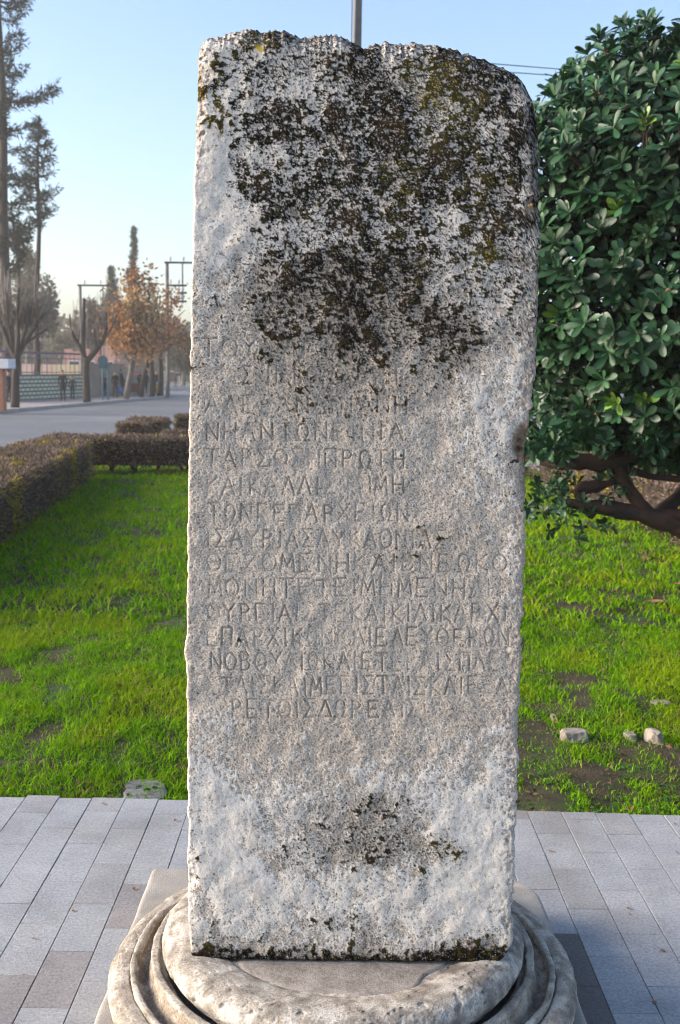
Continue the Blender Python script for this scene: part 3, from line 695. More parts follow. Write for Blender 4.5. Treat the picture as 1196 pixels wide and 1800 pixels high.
M['rock'] = noisy('field_stone', (.17, .14, .11), (.34, .30, .25), 12, .9, 40, .6, .01)
M['rockgrey'] = noisy('grey_stone', (.07, .07, .072), (.21, .21, .215), 26, .9, 60, .8, .01)
def stone(px_, py_, w_, h_, seed, label, mat='rock', flat=.5, deep=.6, sink=.42):
    p = gnd(px_, py_, LAWN_Z)
    bm = bmesh.new(); bmesh.ops.create_icosphere(bm, subdivisions=3, radius=1)
    sc = Vector((w_ / 2, w_ * deep / 2, h_))
    for v_ in bm.verts:
        q = v_.co.copy()
        q = Vector([math.copysign(abs(c_)**.85, c_) for c_ in q])
        f = 1 + .28 * mnoise.fractal(q * 1.3 + Vector((seed, 0, 0)), .9, 2, 4) + .06 * mnoise.noise(q * 7)
        q = q * f; q.z = min(q.z, flat + .05 * mnoise.noise(q * 5))
        v_.co = Vector((q.x * sc.x, q.y * sc.y, q.z * sc.z))
    me_ = bpy.data.meshes.new('stone'); bm.to_mesh(me_); bm.free(); me_.materials.append(M[mat])
    o_ = bpy.data.objects.new('stone', me_); COL.objects.link(o_); o_.location = (p.x, p.y, LAWN_Z + h_ * (.5 - sink)); o_.rotation_euler.z = seed
    return tag(o_, label, 'stone')
stone(1012, 1300, .16, .075, .2, 'broad pale beige stone half sunk in the grass', flat=.6)
stone(1108, 1298, .10, .05, 1.7, 'small flat beige stone chip lying beside a rounded stone')
stone(1150, 1304, .12, .075, 2.2, 'rounded tan stone with shadowed side lying on bare soil', flat=.8)
stone(1160, 1240, .12, .05, 3.1, 'thin pale stone lying in the dark grass near the shrub trunk')
stone(972, 1262, .05, .03, 4.4, 'tiny pinkish stone on bare soil close to the stele')
stone(255, 1390, .26, .022, 5.0, 'flat grey rubble stone sunk in grass at the paving edge', 'rockgrey', flat=.5, deep=.75)
stone(1003, 948, .05, .05, 6.0, 'small white pebble in the bright grass under the shrub')
M['deadleaf'] = noisy('dead_leaf', (.16, .07, .035), (.33, .17, .10), 30, .8)
def curled_leaf(name, loc, size, rz, label, seed):
    mb_ = MB(); nu, nv = 6, 5
    P = []
    for i in range(nu):
        t_ = i / (nu - 1); wv = math.sin(math.pi * (t_ * .9 + .05))**.7 * .38
        for j in range(nv):
            s = (j / (nv - 1) - .5) * 2
            P.append((size * (t_ - .5), size * wv * s, size * (.12 + .28 * s * s * wv + .10 * math.sin(3 * t_ + seed))))
    q = [(i*nv + j, i*nv + j + 1, (i+1)*nv + j + 1, (i+1)*nv + j) for i in range(nu-1) for j in range(nv-1)]
    mb_.add(P, q=q); o_ = mb_.build(name, M['deadleaf'], smooth=True); o_.location = loc; o_.rotation_euler = (0, 0, rz)
    return tag(o_, label, 'leaf')
for (a, b, sz, rz, lab) in [(1140, 985, .16, .5, 'curled reddish fallen leaf standing in grass under the shrub'), (1186, 1030, .15, 2.0, 'pinkish fallen leaf on soil beside the shrub trunk'), (1098, 950, .13, 1.2, 'orange brown fallen leaf lying in grass below the main branch'), (1150, 1060, .15, 3.0, 'dark brown curled fallen leaf on the lawn')]:
    p = gnd(a, b, LAWN_Z); curled_leaf('fallen_leaf', (p.x, p.y, LAWN_Z), sz, rz, lab, rz)
for i, (a, b) in enumerate([(182, 1414), (309, 1443), (237, 1564), (130, 1602), (968, 1497), (1018, 1446), (1105, 1598), (1165, 1673), (1187, 1449), (60, 1650), (1108, 1608), (1150, 1763), (1190, 1500)]):
    p = gnd(a, b, 0.0)
    curled_leaf('leaf_scrap', (p.x, p.y, .001), prng.uniform(.010, .022), prng.uniform(0, 6), 'tiny dry leaf scrap lying on the granite paving', i)['group'] = 'leaf scraps on the paving'

# ------------------------------------------------------------------ clipped hedges
def hedge(name, label, poly, z0, z1, n_top, n_side, stems, cat='hedge', leafs=(.05, .03), open_base=0.0, green=.06, yellow=.03, rough=.018):
    """a clipped hedge over a four cornered plan: leaf skin, inner mass, stems"""
    P = np.array(poly, float); c0 = P.mean(0)
    root = empty(name, (c0[0], c0[1], z0)); tag(root, label, cat)
    def bil(u_, v_): return (P[0][None] * ((1-u_)*(1-v_))[:, None] + P[1][None] * (u_*(1-v_))[:, None] + P[2][None] * (u_*v_)[:, None] + P[3][None] * ((1-u_)*v_)[:, None])
    pos, dr = [], []
    u_, v_ = rng.random(n_top), rng.random(n_top); p = bil(u_, v_)
    lump = fbm2((64, 64), int(abs(c0[0] * 100)) + 5, 3, 30, .9)
    hz = lump[(u_ * 63).astype(int), (v_ * 63).astype(int)] * rough * .6
    pos.append(np.c_[p, z1 + hz - .05 * rng.random(n_top)**2]); dr.append(rdir(n_top, 1.1))
    per = [(P[i], P[(i+1) % 4]) for i in range(4)]; Ls = np.array([np.linalg.norm(b - a) for a, b in per]); 
    for (a, b), L in zip(per, Ls):
        k = int(n_side * L / Ls.sum()); t_ = rng.random(k); hgt = rng.random(k)
        hgt = open_base + (1 - open_base) * hgt if open_base else hgt
        q = a[None] + (b - a)[None] * t_[:, None]
        nrm = np.array((b - a)[::-1]) * np.array((1, -1)); nrm = nrm / np.linalg.norm(nrm)
        if np.dot(nrm, (a + b) / 2 - c0) < 0: nrm = -nrm
        inn = lump[(t_ * 63).astype(int), (hgt * 63).astype(int)] * rough - .10 * rng.random(k)**2
        q = q + nrm[None] * inn[:, None]
        pos.append(np.c_[q, z0 + .02 + (z1 - z0 - .03) * hgt]); dd = rdir(k, .5); dd[:, :2] += nrm * .7; dr.append(dd)
    pos = np.concatenate(pos); dr = np.concatenate(dr); n = len(pos)
    r_ = rng.random((n, 1)); t1 = rng.random((n, 1))
    c = np.array((.075, .052, .042)) * (1 - t1) + np.array((.27, .195, .155)) * t1
    c = np.where(r_ < green, np.array((.05, .085, .015)) * (.7 + .8 * t1), c)
    clump = lump[np.clip(((pos[:, 0] - pos[:, 0].min()) / (np.ptp(pos[:, 0]) + .01) * 63), 0, 63).astype(int), np.clip(((pos[:, 1] - pos[:, 1].min()) / (np.ptp(pos[:, 1]) + .01) * 63), 0, 63).astype(int)][:, None]
    c = np.where((r_ > 1 - yellow * 5) & (clump > 1.0), np.array((.36, .28, .02)) * (.6 + .6 * t1), c)
    mb_ = MB(); leaves(mb_, pos, dr, rdir(n), leafs[0] * (.5 + rng.random(n)), leafs[1] * (.3 + .8 * rng.random(n)), c, .1)
    local(mb_, (c0[0], c0[1], z0)); tag(mb_.build('foliage', M['twig'], root), kind='stuff')
    # dense inner twig mass
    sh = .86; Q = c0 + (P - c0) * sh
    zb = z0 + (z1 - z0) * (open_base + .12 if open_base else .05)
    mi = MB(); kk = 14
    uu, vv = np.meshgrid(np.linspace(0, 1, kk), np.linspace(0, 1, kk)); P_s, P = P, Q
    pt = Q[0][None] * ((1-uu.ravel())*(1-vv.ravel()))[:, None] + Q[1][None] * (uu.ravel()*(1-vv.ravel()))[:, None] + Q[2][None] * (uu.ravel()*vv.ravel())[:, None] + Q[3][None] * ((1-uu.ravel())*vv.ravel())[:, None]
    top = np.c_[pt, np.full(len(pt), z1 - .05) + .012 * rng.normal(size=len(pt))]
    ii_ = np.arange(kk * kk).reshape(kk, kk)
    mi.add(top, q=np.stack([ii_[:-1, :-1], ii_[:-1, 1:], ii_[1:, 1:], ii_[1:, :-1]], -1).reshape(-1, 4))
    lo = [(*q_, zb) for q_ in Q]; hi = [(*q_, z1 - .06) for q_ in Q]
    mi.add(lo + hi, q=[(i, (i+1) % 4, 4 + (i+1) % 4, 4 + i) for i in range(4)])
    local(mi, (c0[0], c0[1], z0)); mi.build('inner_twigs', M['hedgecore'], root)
    for k in range(stems):
        u1 = (k + .5) / stems + rng.uniform(-.2, .2) / stems; v1 = rng.uniform(.3, .7)
        b_ = P_s[0] * ((1-u1)*(1-v1)) + P_s[1] * (u1*(1-v1)) + P_s[2] * (u1*v1) + P_s[3] * ((1-u1)*v1)
        ms = MB()
        for _ in range(4):
            e = b_ + rng.normal(size=2) * .12; mid_ = (b_ + e) / 2 + rng.normal(size=2) * .02
            ms.tube([(*b_, z0 - .03), (*mid_, z0 + (z1 - z0) * .35), (*e, z0 + (z1 - z0) * .8)], [.022, .016, .008], 5)
        local(ms, (c0[0], c0[1], z0)); ms.build('stem', M['bark'], root)
    return root
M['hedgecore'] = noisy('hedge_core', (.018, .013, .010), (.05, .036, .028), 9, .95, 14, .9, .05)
HZ = LAWN_Z; HT = .60
hedge('clipped_hedge', 'long wide brown clipped hedge with yellow flecks between lawn and street', [(-3.30, 8.0), (-4.25, 18.4), (-5.35, 18.9), (-5.0, 8.0)], HZ, HT, 34000, 22000, 18, leafs=(.055, .022), open_base=.04, yellow=.10)
hedge('clipped_hedge', 'thin brown clipped hedge with bare open stems across the far lawn end', [(-5.3, 18.8), (3.4, 19.3), (3.4, 19.95), (-5.3, 19.6)], HZ, HT + .02, 10000, 24000, 19, leafs=(.06, .026), open_base=.14, yellow=.04)
hedge('clipped_hedge', 'brown clipped hedge with yellow flecks beyond the evergreen shrub', [(3.35, 19.2), (3.95, 9.2), (5.6, 9.2), (5.1, 19.2)], HZ, HT, 26000, 16000, 14, leafs=(.055, .024), open_base=.05, yellow=.14)
a0 = at(208, 760, 24.5).x; a1 = at(259, 760, 24.5).x
hedge('shrub_block', 'smaller square clipped shrub block in front of its taller twin', [(a0, 24.3), (a1, 24.3), (a1, 25.1), (a0, 25.1)], -.1, at(230, 746, 24.5).z, 1500, 3500, 2, cat='shrub', leafs=(.07, .035))
a0 = at(227, 760, 26).x; a1 = at(291, 760, 26).x
hedge('shrub_block', 'taller square clipped shrub block beside the street edge', [(a0, 25.7), (a1, 25.7), (a1, 26.7), (a0, 26.7)], -.1, at(260, 738, 26).z, 1800, 4200, 2, cat='shrub', leafs=(.07, .035))
a0 = at(310, 760, 27).x; a1 = at(352, 760, 27).x
hedge('shrub_block', 'square clipped shrub block half hidden behind the inscribed stele', [(a0, 26.8), (a1, 26.8), (a1, 27.6), (a0, 27.6)], -.1, at(320, 732, 27).z, 1500, 3500, 2, cat='shrub', leafs=(.07, .035))
a0 = at(288, 760, 23).x; a1 = at(360, 760, 23).x
hedge('shrub_block', 'low flat clipped shrub strip behind the open stemmed hedge', [(a0, 22.8), (a1, 22.8), (a1, 23.4), (a0, 23.4)], -.1, at(310, 759, 23).z, 1400, 2600, 2, cat='shrub', leafs=(.06, .03))
slab('street_verge', [(-5.6, 22.25), (5.0, 22.25), (5.2, 28.2), (-6.0, 28.2)], -.45, -.09, M['kerb'])

# ------------------------------------------------------------------ evergreen shrub tree with leaf rosettes
TD = 8.3
tr = empty('evergreen_tree', (3.55, 8.7, LAWN_Z)); TO = np.array((3.55, 8.7, LAWN_Z))
tag(tr, 'dense round evergreen tree with glossy leaf rosettes and low forking reddish limbs', 'tree')
def A(px_, py_, Y=TD): return tuple(at(px_, py_, Y))
def limb(name, pts, rad, n=10):
    # smooth the polyline a little
    P = np.array(pts, float); t_ = np.linspace(0, len(P) - 1, len(P) * 5)
    S = np.stack([np.interp(t_, np.arange(len(P)), P[:, i]) for i in range(3)], 1)
    for _ in range(4): S[1:-1] = (S[:-2] + 2 * S[1:-1] + S[2:]) / 4
    r_ = np.interp(t_, np.arange(len(P)), rad) * (1 + .07 * np.sin(t_ * 5) + .05 * rng.normal(size=len(t_)))
    mb_ = MB(); mb_.tube(S, r_ * .72, n, wob=.22); local(mb_, TO); return mb_.build(name, M['redbark'], tr, smooth=True)
limb('trunk', [(3.62, 8.75, LAWN_Z - .06), (3.58, 8.7, .15), A(1270, 965), A(1215, 935)], [.24, .19, .165, .15], 12)
limb('branch', [A(1235, 950), A(1196, 925), A(1130, 905), A(1070, 893), A(1020, 888), A(985, 880)], [.12, .115, .10, .085, .065, .03])
limb('branch', [A(1240, 905), A(1196, 905), A(1150, 912), A(1118, 880), A(1090, 830), A(1075, 790), A(1040, 700)], [.07, .085, .085, .075, .08, .08, .05])
limb('branch', [A(1045, 905), A(1030, 895), A(1018, 870), A(1022, 858), A(1045, 855), A(1080, 848)], [.06, .06, .065, .075, .07, .03])
limb('branch', [A(915, 790, 8.6), A(960, 808, 8.5), A(1010, 812), A(1080, 812), A(1120, 795), A(1150, 778), A(1230, 768)], [.05, .09, .10, .10, .09, .07, .06])
limb('branch', [A(1085, 805), A(1110, 825), A(1140, 838), A(1196, 842), A(1240, 850)], [.05, .04, .035, .035, .03])
limb('branch', [A(1150, 912), A(1200, 870, 8.8), (3.5, 9.0, 1.6), (3.6, 9.0, 2.6), (3.4, 9.0, 3.4)], [.08, .09, .09, .07, .04])
limb('branch', [(3.6, 8.8, .3), (4.0, 9.0, 1.2), (4.4, 9.1, 2.2), (4.7, 9.0, 3.2)], [.15, .12, .09, .05])
# crown: a lumpy dome of rosettes
CC = np.array((3.72, 9.3, 2.88)); CR = np.array((2.75, 2.15, 1.92))
def crown_pts(n, shell=(.86, 1.03)):
    d = rdir(n); d[:, 1] = np.where(rng.random(n) < .8, -np.abs(d[:, 1]), d[:, 1])
    lump = 1 + .07 * np.sin(5 * d[:, 0] + 1) * np.cos(6 * d[:, 2]) + .05 * np.sin(11 * d[:, 2] + 3 * d[:, 0])
    rr_ = (shell[0] + (shell[1] - shell[0]) * rng.random(n)) * lump
    p = CC + d * CR * rr_[:, None]
    p[:, 2] = np.maximum(p[:, 2], 1.20 + .16 * rng.random(n) + .10 * np.sin(p[:, 0] * 4))
    return p, d
def leaf_template():
    # obovate leaf: narrow stalk, broad rounded tip, keel and slight curl
    ts = [0, .18, .45, .72, .92, 1.0]; ws = [.03, .07, .145, .195, .15, .05]
    P = []; 
    for t_, w_ in zip(ts, ws):
        zc = -.10 * t_ * t_
        P += [(t_, -w_, zc + .28 * w_), (t_, 0, zc), (t_, w_, zc + .28 * w_)]
    q = [(i*3 + j, (i+1)*3 + j, (i+1)*3 + j + 1, i*3 + j + 1) for i in range(5) for j in range(2)]
    return np.array(P), np.array(q)
LT, LQ = leaf_template()
def place_leaves(mb_, base, dirn, up, ln, col):
    d = dirn / np.linalg.norm(dirn, axis=1, keepdims=True)
    s = np.cross(up, d); s /= np.linalg.norm(s, axis=1, keepdims=True) + 1e-9; n_ = np.cross(d, s)
    V = base[:, None] + (LT[None, :, 0:1] * d[:, None] + LT[None, :, 1:2] * s[:, None] + LT[None, :, 2:3] * n_[:, None]) * ln[:, None, None]
    k = len(LT); q = (LQ[None] + (np.arange(len(base)) * k)[:, None, None]).reshape(-1, 4)
    shade = np.where(LT[:, 1] == 0, 1.35, 1.0)[None, :, None]
    mb_.add(V.reshape(-1, 3), q=q, c=(col[:, None] * shade).reshape(-1, 3))
    return d, s, n_
def rosettes(n, shell):
    p, d = crown_pts(n, shell)
    ax = d * np.array((1, 1, .8)) + np.array((0, -.12, .55)) + .25 * rng.normal(size=(n, 3)); ax /= np.linalg.norm(ax, axis=1, keepdims=True)
    return p, ax
B, DI, UP, LN, CO = [], [], [], [], []
def grow(p, ax, young, scale=1.0):
    n_ = rng.integers(8, 13)
    a = np.cross(ax, rdir(1)[0]); a /= np.linalg.norm(a); b = np.cross(ax, a)
    base_c = np.array((.11, .21, .03)) if young else np.array((.014, .047, .020)) * rng.uniform(.6, 1.5) + np.array((.006, .012, 0)) * rng.random()
    for i in range(n_):
        f = i / n_; an = i * 2.4 + rng.uniform(-.3, .3); el = R(12 + 58 * f**1.2 + rng.uniform(-10, 10)) if not young else R(35 + 45 * f)
        dd = (math.cos(an) * a + math.sin(an) * b) * math.cos(el) + ax * math.sin(el)
        B.append(p + ax * (.012 + .03 * f)); DI.append(dd); UP.append(ax + .25 * rng.normal(size=3)); LN.append(scale * (.148 - .055 * f) * rng.uniform(.65, 1.2)); CO.append(base_c * rng.uniform(.7, 1.3))
p1, a1_ = rosettes(3600, (.88, 1.04))
for p, ax in zip(p1, a1_): grow(p, ax, rng.random() < .03)
# low sprays hanging off the bottom limb
for (a, b, k, sp) in [(960, 890, 15, .16), (985, 870, 10, .12), (1030, 935, 3, .05), (1070, 930, 2, .04), (1075, 850, 9, .10), (935, 885, 8, .10), (1000, 850, 4, .06)]:
    for _ in range(k):
        grow(np.array(A(a, b)) + rng.normal(size=3) * np.array((sp, sp, sp * .6)), rdir(1, .6)[0], False, .62)
for _ in range(95):
    x_ = rng.uniform(905, 1215); grow(np.array(A(x_, rng.uniform(745, 800), rng.uniform(7.9, 8.6))), rdir(1, -.2)[0] + np.array((0, -.5, 0)), False, .85)
B, DI, UP, LN, CO = map(np.array, (B, DI, UP, LN, CO))
# the leaves that show largest are single pieces, the rest one mass
px_ok = (B[:, 0] / B[:, 1] > .20) & (B[:, 0] / B[:, 1] < .318) & (B[:, 2] < 4.1) & (B[:, 2] > 1.35)
score = np.where(px_ok, -B[:, 1] + .6 * LN / .1 + .4 * (DI @ np.array((0, -1, .2))), -99)
big = np.argsort(-score)[:290]; bigset = np.zeros(len(B), bool); bigset[big] = True
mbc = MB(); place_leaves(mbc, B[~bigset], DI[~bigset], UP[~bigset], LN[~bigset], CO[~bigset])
# inner leaves that close the crown, colour darkened to stand in for shade
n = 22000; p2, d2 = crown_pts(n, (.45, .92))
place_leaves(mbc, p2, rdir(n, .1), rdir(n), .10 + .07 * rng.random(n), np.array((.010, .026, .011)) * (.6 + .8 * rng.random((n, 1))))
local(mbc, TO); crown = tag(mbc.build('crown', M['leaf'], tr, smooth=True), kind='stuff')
mt = MB()
for p, ax in zip(p1[::1], a1_[::1]):
    if rng.random() < .5: mt.tube([p - ax * .22 + rng.normal(size=3) * .02, p + ax * .01], [.008, .005], 4, cap=False)
local(mt, TO); mt.build('twigs', M['redbark'], tr)['kind'] = 'stuff'
lm = []
for k, cb_ in enumerate([(.015, .049, .021), (.022, .064, .026), (.011, .036, .016), (.11, .21, .03)]):
    t_ = MB(); t_.add(LT, q=LQ, c=np.where(LT[:, 1:2] == 0, 1.35, 1.0) * np.array(cb_)); lm.append(t_.mesh('leaf', M['leaf'], True))
for i in big:
    lum = CO[i][1]; k = 3 if CO[i][0] > .065 else int(np.argmin([abs(lum - v_) for v_ in (.049, .064, .036)]))
    d = DI[i] / np.linalg.norm(DI[i]); s = np.cross(UP[i], d); s /= np.linalg.norm(s); n_ = np.cross(d, s)
    o = bpy.data.objects.new('leaf', lm[k]); COL.objects.link(o); o.parent = crown
    o.matrix_local = Matrix(((d[0]*LN[i], s[0]*LN[i], n_[0]*LN[i], B[i][0]-TO[0]), (d[1]*LN[i], s[1]*LN[i], n_[1]*LN[i], B[i][1]-TO[1]), (d[2]*LN[i], s[2]*LN[i], n_[2]*LN[i], B[i][2]-TO[2]), (0, 0, 0, 1)))
M['seed'] = plain('seed_pod', (.20, .085, .045), .7)
ms = MB()
for k in range(260):
    i = rng.integers(len(p1)); c = p1[i] + a1_[i] * .03
    for _ in range(5):
        q = c + rng.normal(size=3) * .012; ms.box(q, (.014, .014, .014), rng.random() * 3, taper=.6)
local(ms, TO); ms.build('seed_pods', M['seed'], tr)['kind'] = 'stuff'

wp = gnd(1192, 1215, LAWN_Z); wr = empty('weed_plant', tuple(wp)); tag(wr, 'dark strap leaved weed growing on bare soil near the tree', 'plant')
for k in range(16):
    a = rng.random() * 6.28; L = rng.uniform(.12, .24); cs, sn = math.cos(a), math.sin(a); P = []
    for t_ in np.linspace(0, 1, 5):
        r_ = L * t_ * .8; z_ = L * (.75 * t_ - .55 * t_ * t_); w_ = .010 * (1 - t_**2) + .001
        P += [(cs * r_ - sn * w_, sn * r_ + cs * w_, z_), (cs * r_ + sn * w_, sn * r_ - cs * w_, z_)]
    m2 = MB(); m2.add(P, q=[(2*i, 2*i+1, 2*i+3, 2*i+2) for i in range(4)], c=np.tile(np.array((.03, .075, .035)) * rng.uniform(.6, 1.5), (10, 1))); m2.build('leaf', M['grass'], wr)
# ------------------------------------------------------------------ pole and cables behind the stele
pb = at(619, 640, 22); 
up_ = empty('utility_pole', (pb.x, 22, -.09)); tag(up_, 'grey brown metal utility pole rising behind the top of the stele', 'pole')
mb = MB(); mb.box((0, 0, 5.0), (.165, .165, 10.0), .25, taper=.8); mb.build('shaft', M['polesteel'], up_)
mb = MB(); mb.tube([(-.11, -.02, .3), (-.11, -.02, 9.6)], .012, 6); mb.build('conduit', M['darksteel'], up_)
mb = MB(); mb.box((0, 0, .1), (.4, .4, .22), .25); mb.build('footing', M['kerb'], up_)
zc_ = [at(905, 116, 30).z, at(925, 128, 30).z]
for k, lab in enumerate(['upper black power cable crossing the sky right of the stele', 'lower black power cable crossing the sky right of the stele']):
    p0 = np.array((pb.x, 22.0, at(618, (92, 107)[k], 22).z)); p1_ = np.array(tuple(at(1300, (137, 146)[k], 30)))
    p1_ = p0 + (p1_ - p0) * 2.2
    t_ = np.linspace(0, 1, 40)[:, None]; pts = p0 + (p1_ - p0) * t_; pts[:, 2] -= .35 * 4 * (t_ * (1 - t_))[:, 0] * .3
    mb = MB(); mb.tube(pts, .011, 5); tag(mb.build('power_cable', M['wire']), lab, 'cable')
#__PART3__

# ------------------------------------------------------------------ across the street: walls, buildings
M['cream'] = noisy('cream_render', (.55, .44, .27), (.66, .54, .34), 1.2, .9, world=True)
M['pink'] = noisy('pink_render', (.42, .22, .17), (.55, .32, .25), .8, .9, world=True)
M['concrete'] = noisy('concrete', (.22, .19, .16), (.34, .30, .25), 1.0, .9, 8, .3, .02, world=True)
M['block'] = noisy('pale_green_block', (.50, .52, .42), (.68, .69, .56), 2.2, .85, 14, .4, .01, world=True)
M['mortar'] = noisy('green_mortar', (.06, .085, .06), (.11, .14, .095), 3, .9, world=True)
M['violet'] = plain('violet_paint', (.10, .085, .16), .5)
M['brick'] = noisy('brick', (.26, .10, .06), (.38, .17, .10), 4, .85, 20, .4, .01, world=True)
M['white'] = plain('white_paint', (.62, .62, .64), .6)
M['teal'] = plain('teal_paint', (.012, .13, .18), .5)
M['tealdark'] = plain('dark_teal_panel', (.008, .07, .11), .5)
M['glass'] = plain('dark_window', (.05, .055, .065), .2)
M['roof'] = noisy('roof_tile', (.24, .09, .06), (.34, .15, .10), 3, .85, world=True)
def pair(p0, p1):
    d = np.array((p1[0] - p0[0], p1[1] - p0[1])); L = float(np.hypot(*d)); return d / L, L, math.atan2(d[1], d[0])
# low wall of pale green blocks
w0 = gnd(-30, 706.5, WALK_Z); w1 = gnd(152, 697, WALK_Z)
wd_, wl, wa = pair(w0, w1); nrm = np.array((wd_[1], -wd_[0]))
wall = empty('block_wall', (w0.x, w0.y, WALK_Z), wa); tag(wall, 'low street wall of pale green blocks with dark joints', 'wall')
WH = 1.42
mb = MB(); mb.box((wl / 2, .14, WH / 2), (wl, .20, WH)); mb.build('core', M['mortar'], wall)
mb = MB(); bh = WH / 6.0; bl = .52
for r_ in range(6):
    for k in range(int(wl / bl)):
        x = (k + .5 + (.5 if r_ % 2 else 0)) * bl
        if x < wl - .2: mb.box((x, .02, (r_ + .5) * bh), (bl - .14, .06 + rng.uniform(0, .02), bh - .085))
tag(mb.build('blocks', M['block'], wall), kind='stuff')
mb = MB(); mb.box((wl / 2, .14, WH + .03), (wl + .05, .30, .06)); mb.build('coping', M['mortar'], wall)
# railing on top
rail = empty('iron_railing', (w0.x, w0.y, WALK_Z + WH + .06), wa); tag(rail, 'thin violet iron railing standing on the pale block wall', 'railing')
for k in range(int(wl / .62)):
    mb = MB(); mb.tube([(.2 + k * .62, .14, 0), (.2 + k * .62, .14, 1.42)], .018 if k % 3 else .03, 5); mb.build('bar', M['violet'], rail)
for z_ in (.12, .98, 1.3):
    mb = MB(); mb.box((wl / 2, .14, z_), (wl, .04, .05 if z_ < 1.2 else .12)); mb.build('rail', M['violet'], rail)
# concrete wall further on
c0 = gnd(158, 697, WALK_Z); c1 = gnd(286, 690, WALK_Z)
cd_, cl, ca_ = pair(c0, c1)
cw = empty('concrete_wall', (c0.x, c0.y, WALK_Z), ca_); tag(cw, 'plain beige concrete street wall behind the round sign', 'wall')
mb = MB(); mb.box((cl * .22, .15, 1.05), (cl * .44, .3, 2.1)); mb.build('tall_panel', M['concrete'], cw)
mb = MB(); mb.box((cl * .22, .15, 2.13), (cl * .45, .38, .07)); mb.build('coping', M['roof'], cw)
mb = MB(); mb.box((cl * .72, .17, .95), (cl * .56, .26, 1.9)); mb.build('low_panel', M['concrete'], cw)
# sunlit cream wall and pink house behind the railing
def house(name, label, xpx0, xpx1, ytop, Y, depth, mat, roofm=None, windows=(), cat='building', z0=-.4):
    a = at(xpx0, 650, Y); b = at(xpx1, 650, Y); zt = at((xpx0 + xpx1) / 2, ytop, Y).z
    o_ = empty(name, ((a.x + b.x) / 2, Y + depth / 2, z0)); tag(o_, label, cat); w_ = b.x - a.x; h_ = zt - z0
    m_ = MB(); m_.box((0, 0, h_ / 2), (w_, depth, h_)); m_.build('wall', mat, o_)
    if roofm:
        m_ = MB(); m_.box((0, 0, h_ + .12), (w_ + .5, depth + .5, .26), taper=.96); m_.build('roof', roofm, o_)
    for (u_, v_, ww, hh) in windows:
        m_ = MB(); m_.box((w_ * (u_ - .5), -depth / 2 - .02, h_ * v_), (ww, .10, hh)); wn_ = m_.build('window', M['white'], o_)
        m_ = MB(); m_.box((w_ * (u_ - .5), -depth / 2 - .07, h_ * v_), (ww - .16, .04, hh - .16)); m_.build('pane', M['glass'], wn_)
    return o_
house('garden_wall', 'sunlit cream garden wall behind the iron railing', 96, 152, 641, 84, .4, M['cream'], cat='wall')
house('garden_wall', 'long pale pink garden wall behind the tall bare trunks', 20, 97, 640, 86, .4, noisy('pale_pink', (.55, .38, .30), (.64, .46, .37), 1, .9, world=True), cat='wall')
hp = house('pink_house', 'pink rendered house with stepped parapet behind the bare pollarded tree', 113, 203, 624, 96, 8, M['pink'], None, [(.2, .62, 1.0, 1.3), (.5, .62, 1.0, 1.3), (.86, .62, 1.0, 1.3)])
hz_ = at(158, 624, 96).z + .4; hw_ = at(203, 650, 96).x - at(113, 650, 96).x
for k, (u_, ww, hh) in enumerate([(-.42, .7, .5), (-.28, .7, .3), (-.1, .8, .55), (.1, .7, .35), (.36, 1.1, .8)]):
    m_ = MB(); m_.box((u_ * hw_, -3.7, hz_ + hh / 2), (ww, .5, hh)); m_.build('parapet_step', M['pink'], hp)
house('grey_house', 'pale hazy house front at the far end of the street', 262, 352, 655, 150, 8, noisy('pale_render', (.42, .34, .30), (.52, .43, .38), .6, .9, world=True), None, [(.2, .5, 1.5, 1.6), (.45, .5, 1.5, 1.6), (.7, .5, 1.5, 1.6)])
# brick gate pillar with white slab at the left
gp = gnd(-8, 722, WALK_Z); gk = empty('gate_kiosk', (gp.x, gp.y, WALK_Z)); tag(gk, 'small brick kiosk with a thick white roof slab beside a bare tree', 'kiosk')
for sx in (-1.3, .28):
    m_ = MB(); m_.box((sx, 0, .95), (.34, .5, 1.9)); m_.build('brick_pillar', M['brick'], gk)
m_ = MB(); m_.box((-.55, .2, 2.13), (2.6, 1.1, .42)); m_.build('roof_slab', M['white'], gk)
m_ = MB(); m_.box((-.6, .25, 2.44), (1.6, .7, .2), taper=.7); m_.build('roof_vent', M['darksteel'], gk)
m_ = MB(); m_.box((-.5, .5, .95), (1.2, .08, 1.8)); m_.build('back_panel', M['concrete'], gk)

# ------------------------------------------------------------------ street furniture
bs = gnd(186, 703, WALK_Z); sg = empty('stop_sign_post', (bs.x, bs.y, WALK_Z)); tag(sg, 'teal round stop panel on two thin posts at the kerb', 'sign')
sc_ = bs.y / F_PX
for dxp in (-5.0, 4.5):
    m_ = MB(); m_.tube([(dxp * sc_, 0, 0), (dxp * sc_, 0, (62 if dxp > 0 else 60) * sc_)], 1.5 * sc_, 8); m_.build('post', M['teal'], sg)
m_ = MB(); rp = 9.0 * sc_
V_ = [(rp * math.cos(a), y_, rp * math.sin(a)) for y_ in (-.09, -.03) for a in np.linspace(0, 2 * math.pi, 24, endpoint=False)]
m_.add(np.array(V_) + np.array((-3.5 * sc_, 0, 68 * sc_)), q=[(i, (i+1) % 24, 24 + (i+1) % 24, 24 + i) for i in range(24)], t=[(0, i, i+1) for i in range(1, 23)] + [(24, 24+i+1, 24+i) for i in range(1, 23)])
m_.build('round_panel', M['tealdark'], sg)
m_ = MB(); m_.box((-3.5 * sc_, -.06, 57 * sc_), (15 * sc_, .05, 6 * sc_)); m_.build('lower_panel', M['tealdark'], sg)
lb = gnd(281, 694, WALK_Z); bn = empty('litter_bin', (lb.x, lb.y, WALK_Z)); tag(bn, 'yellow litter bin with blue top between the dark tree trunks', 'bin')
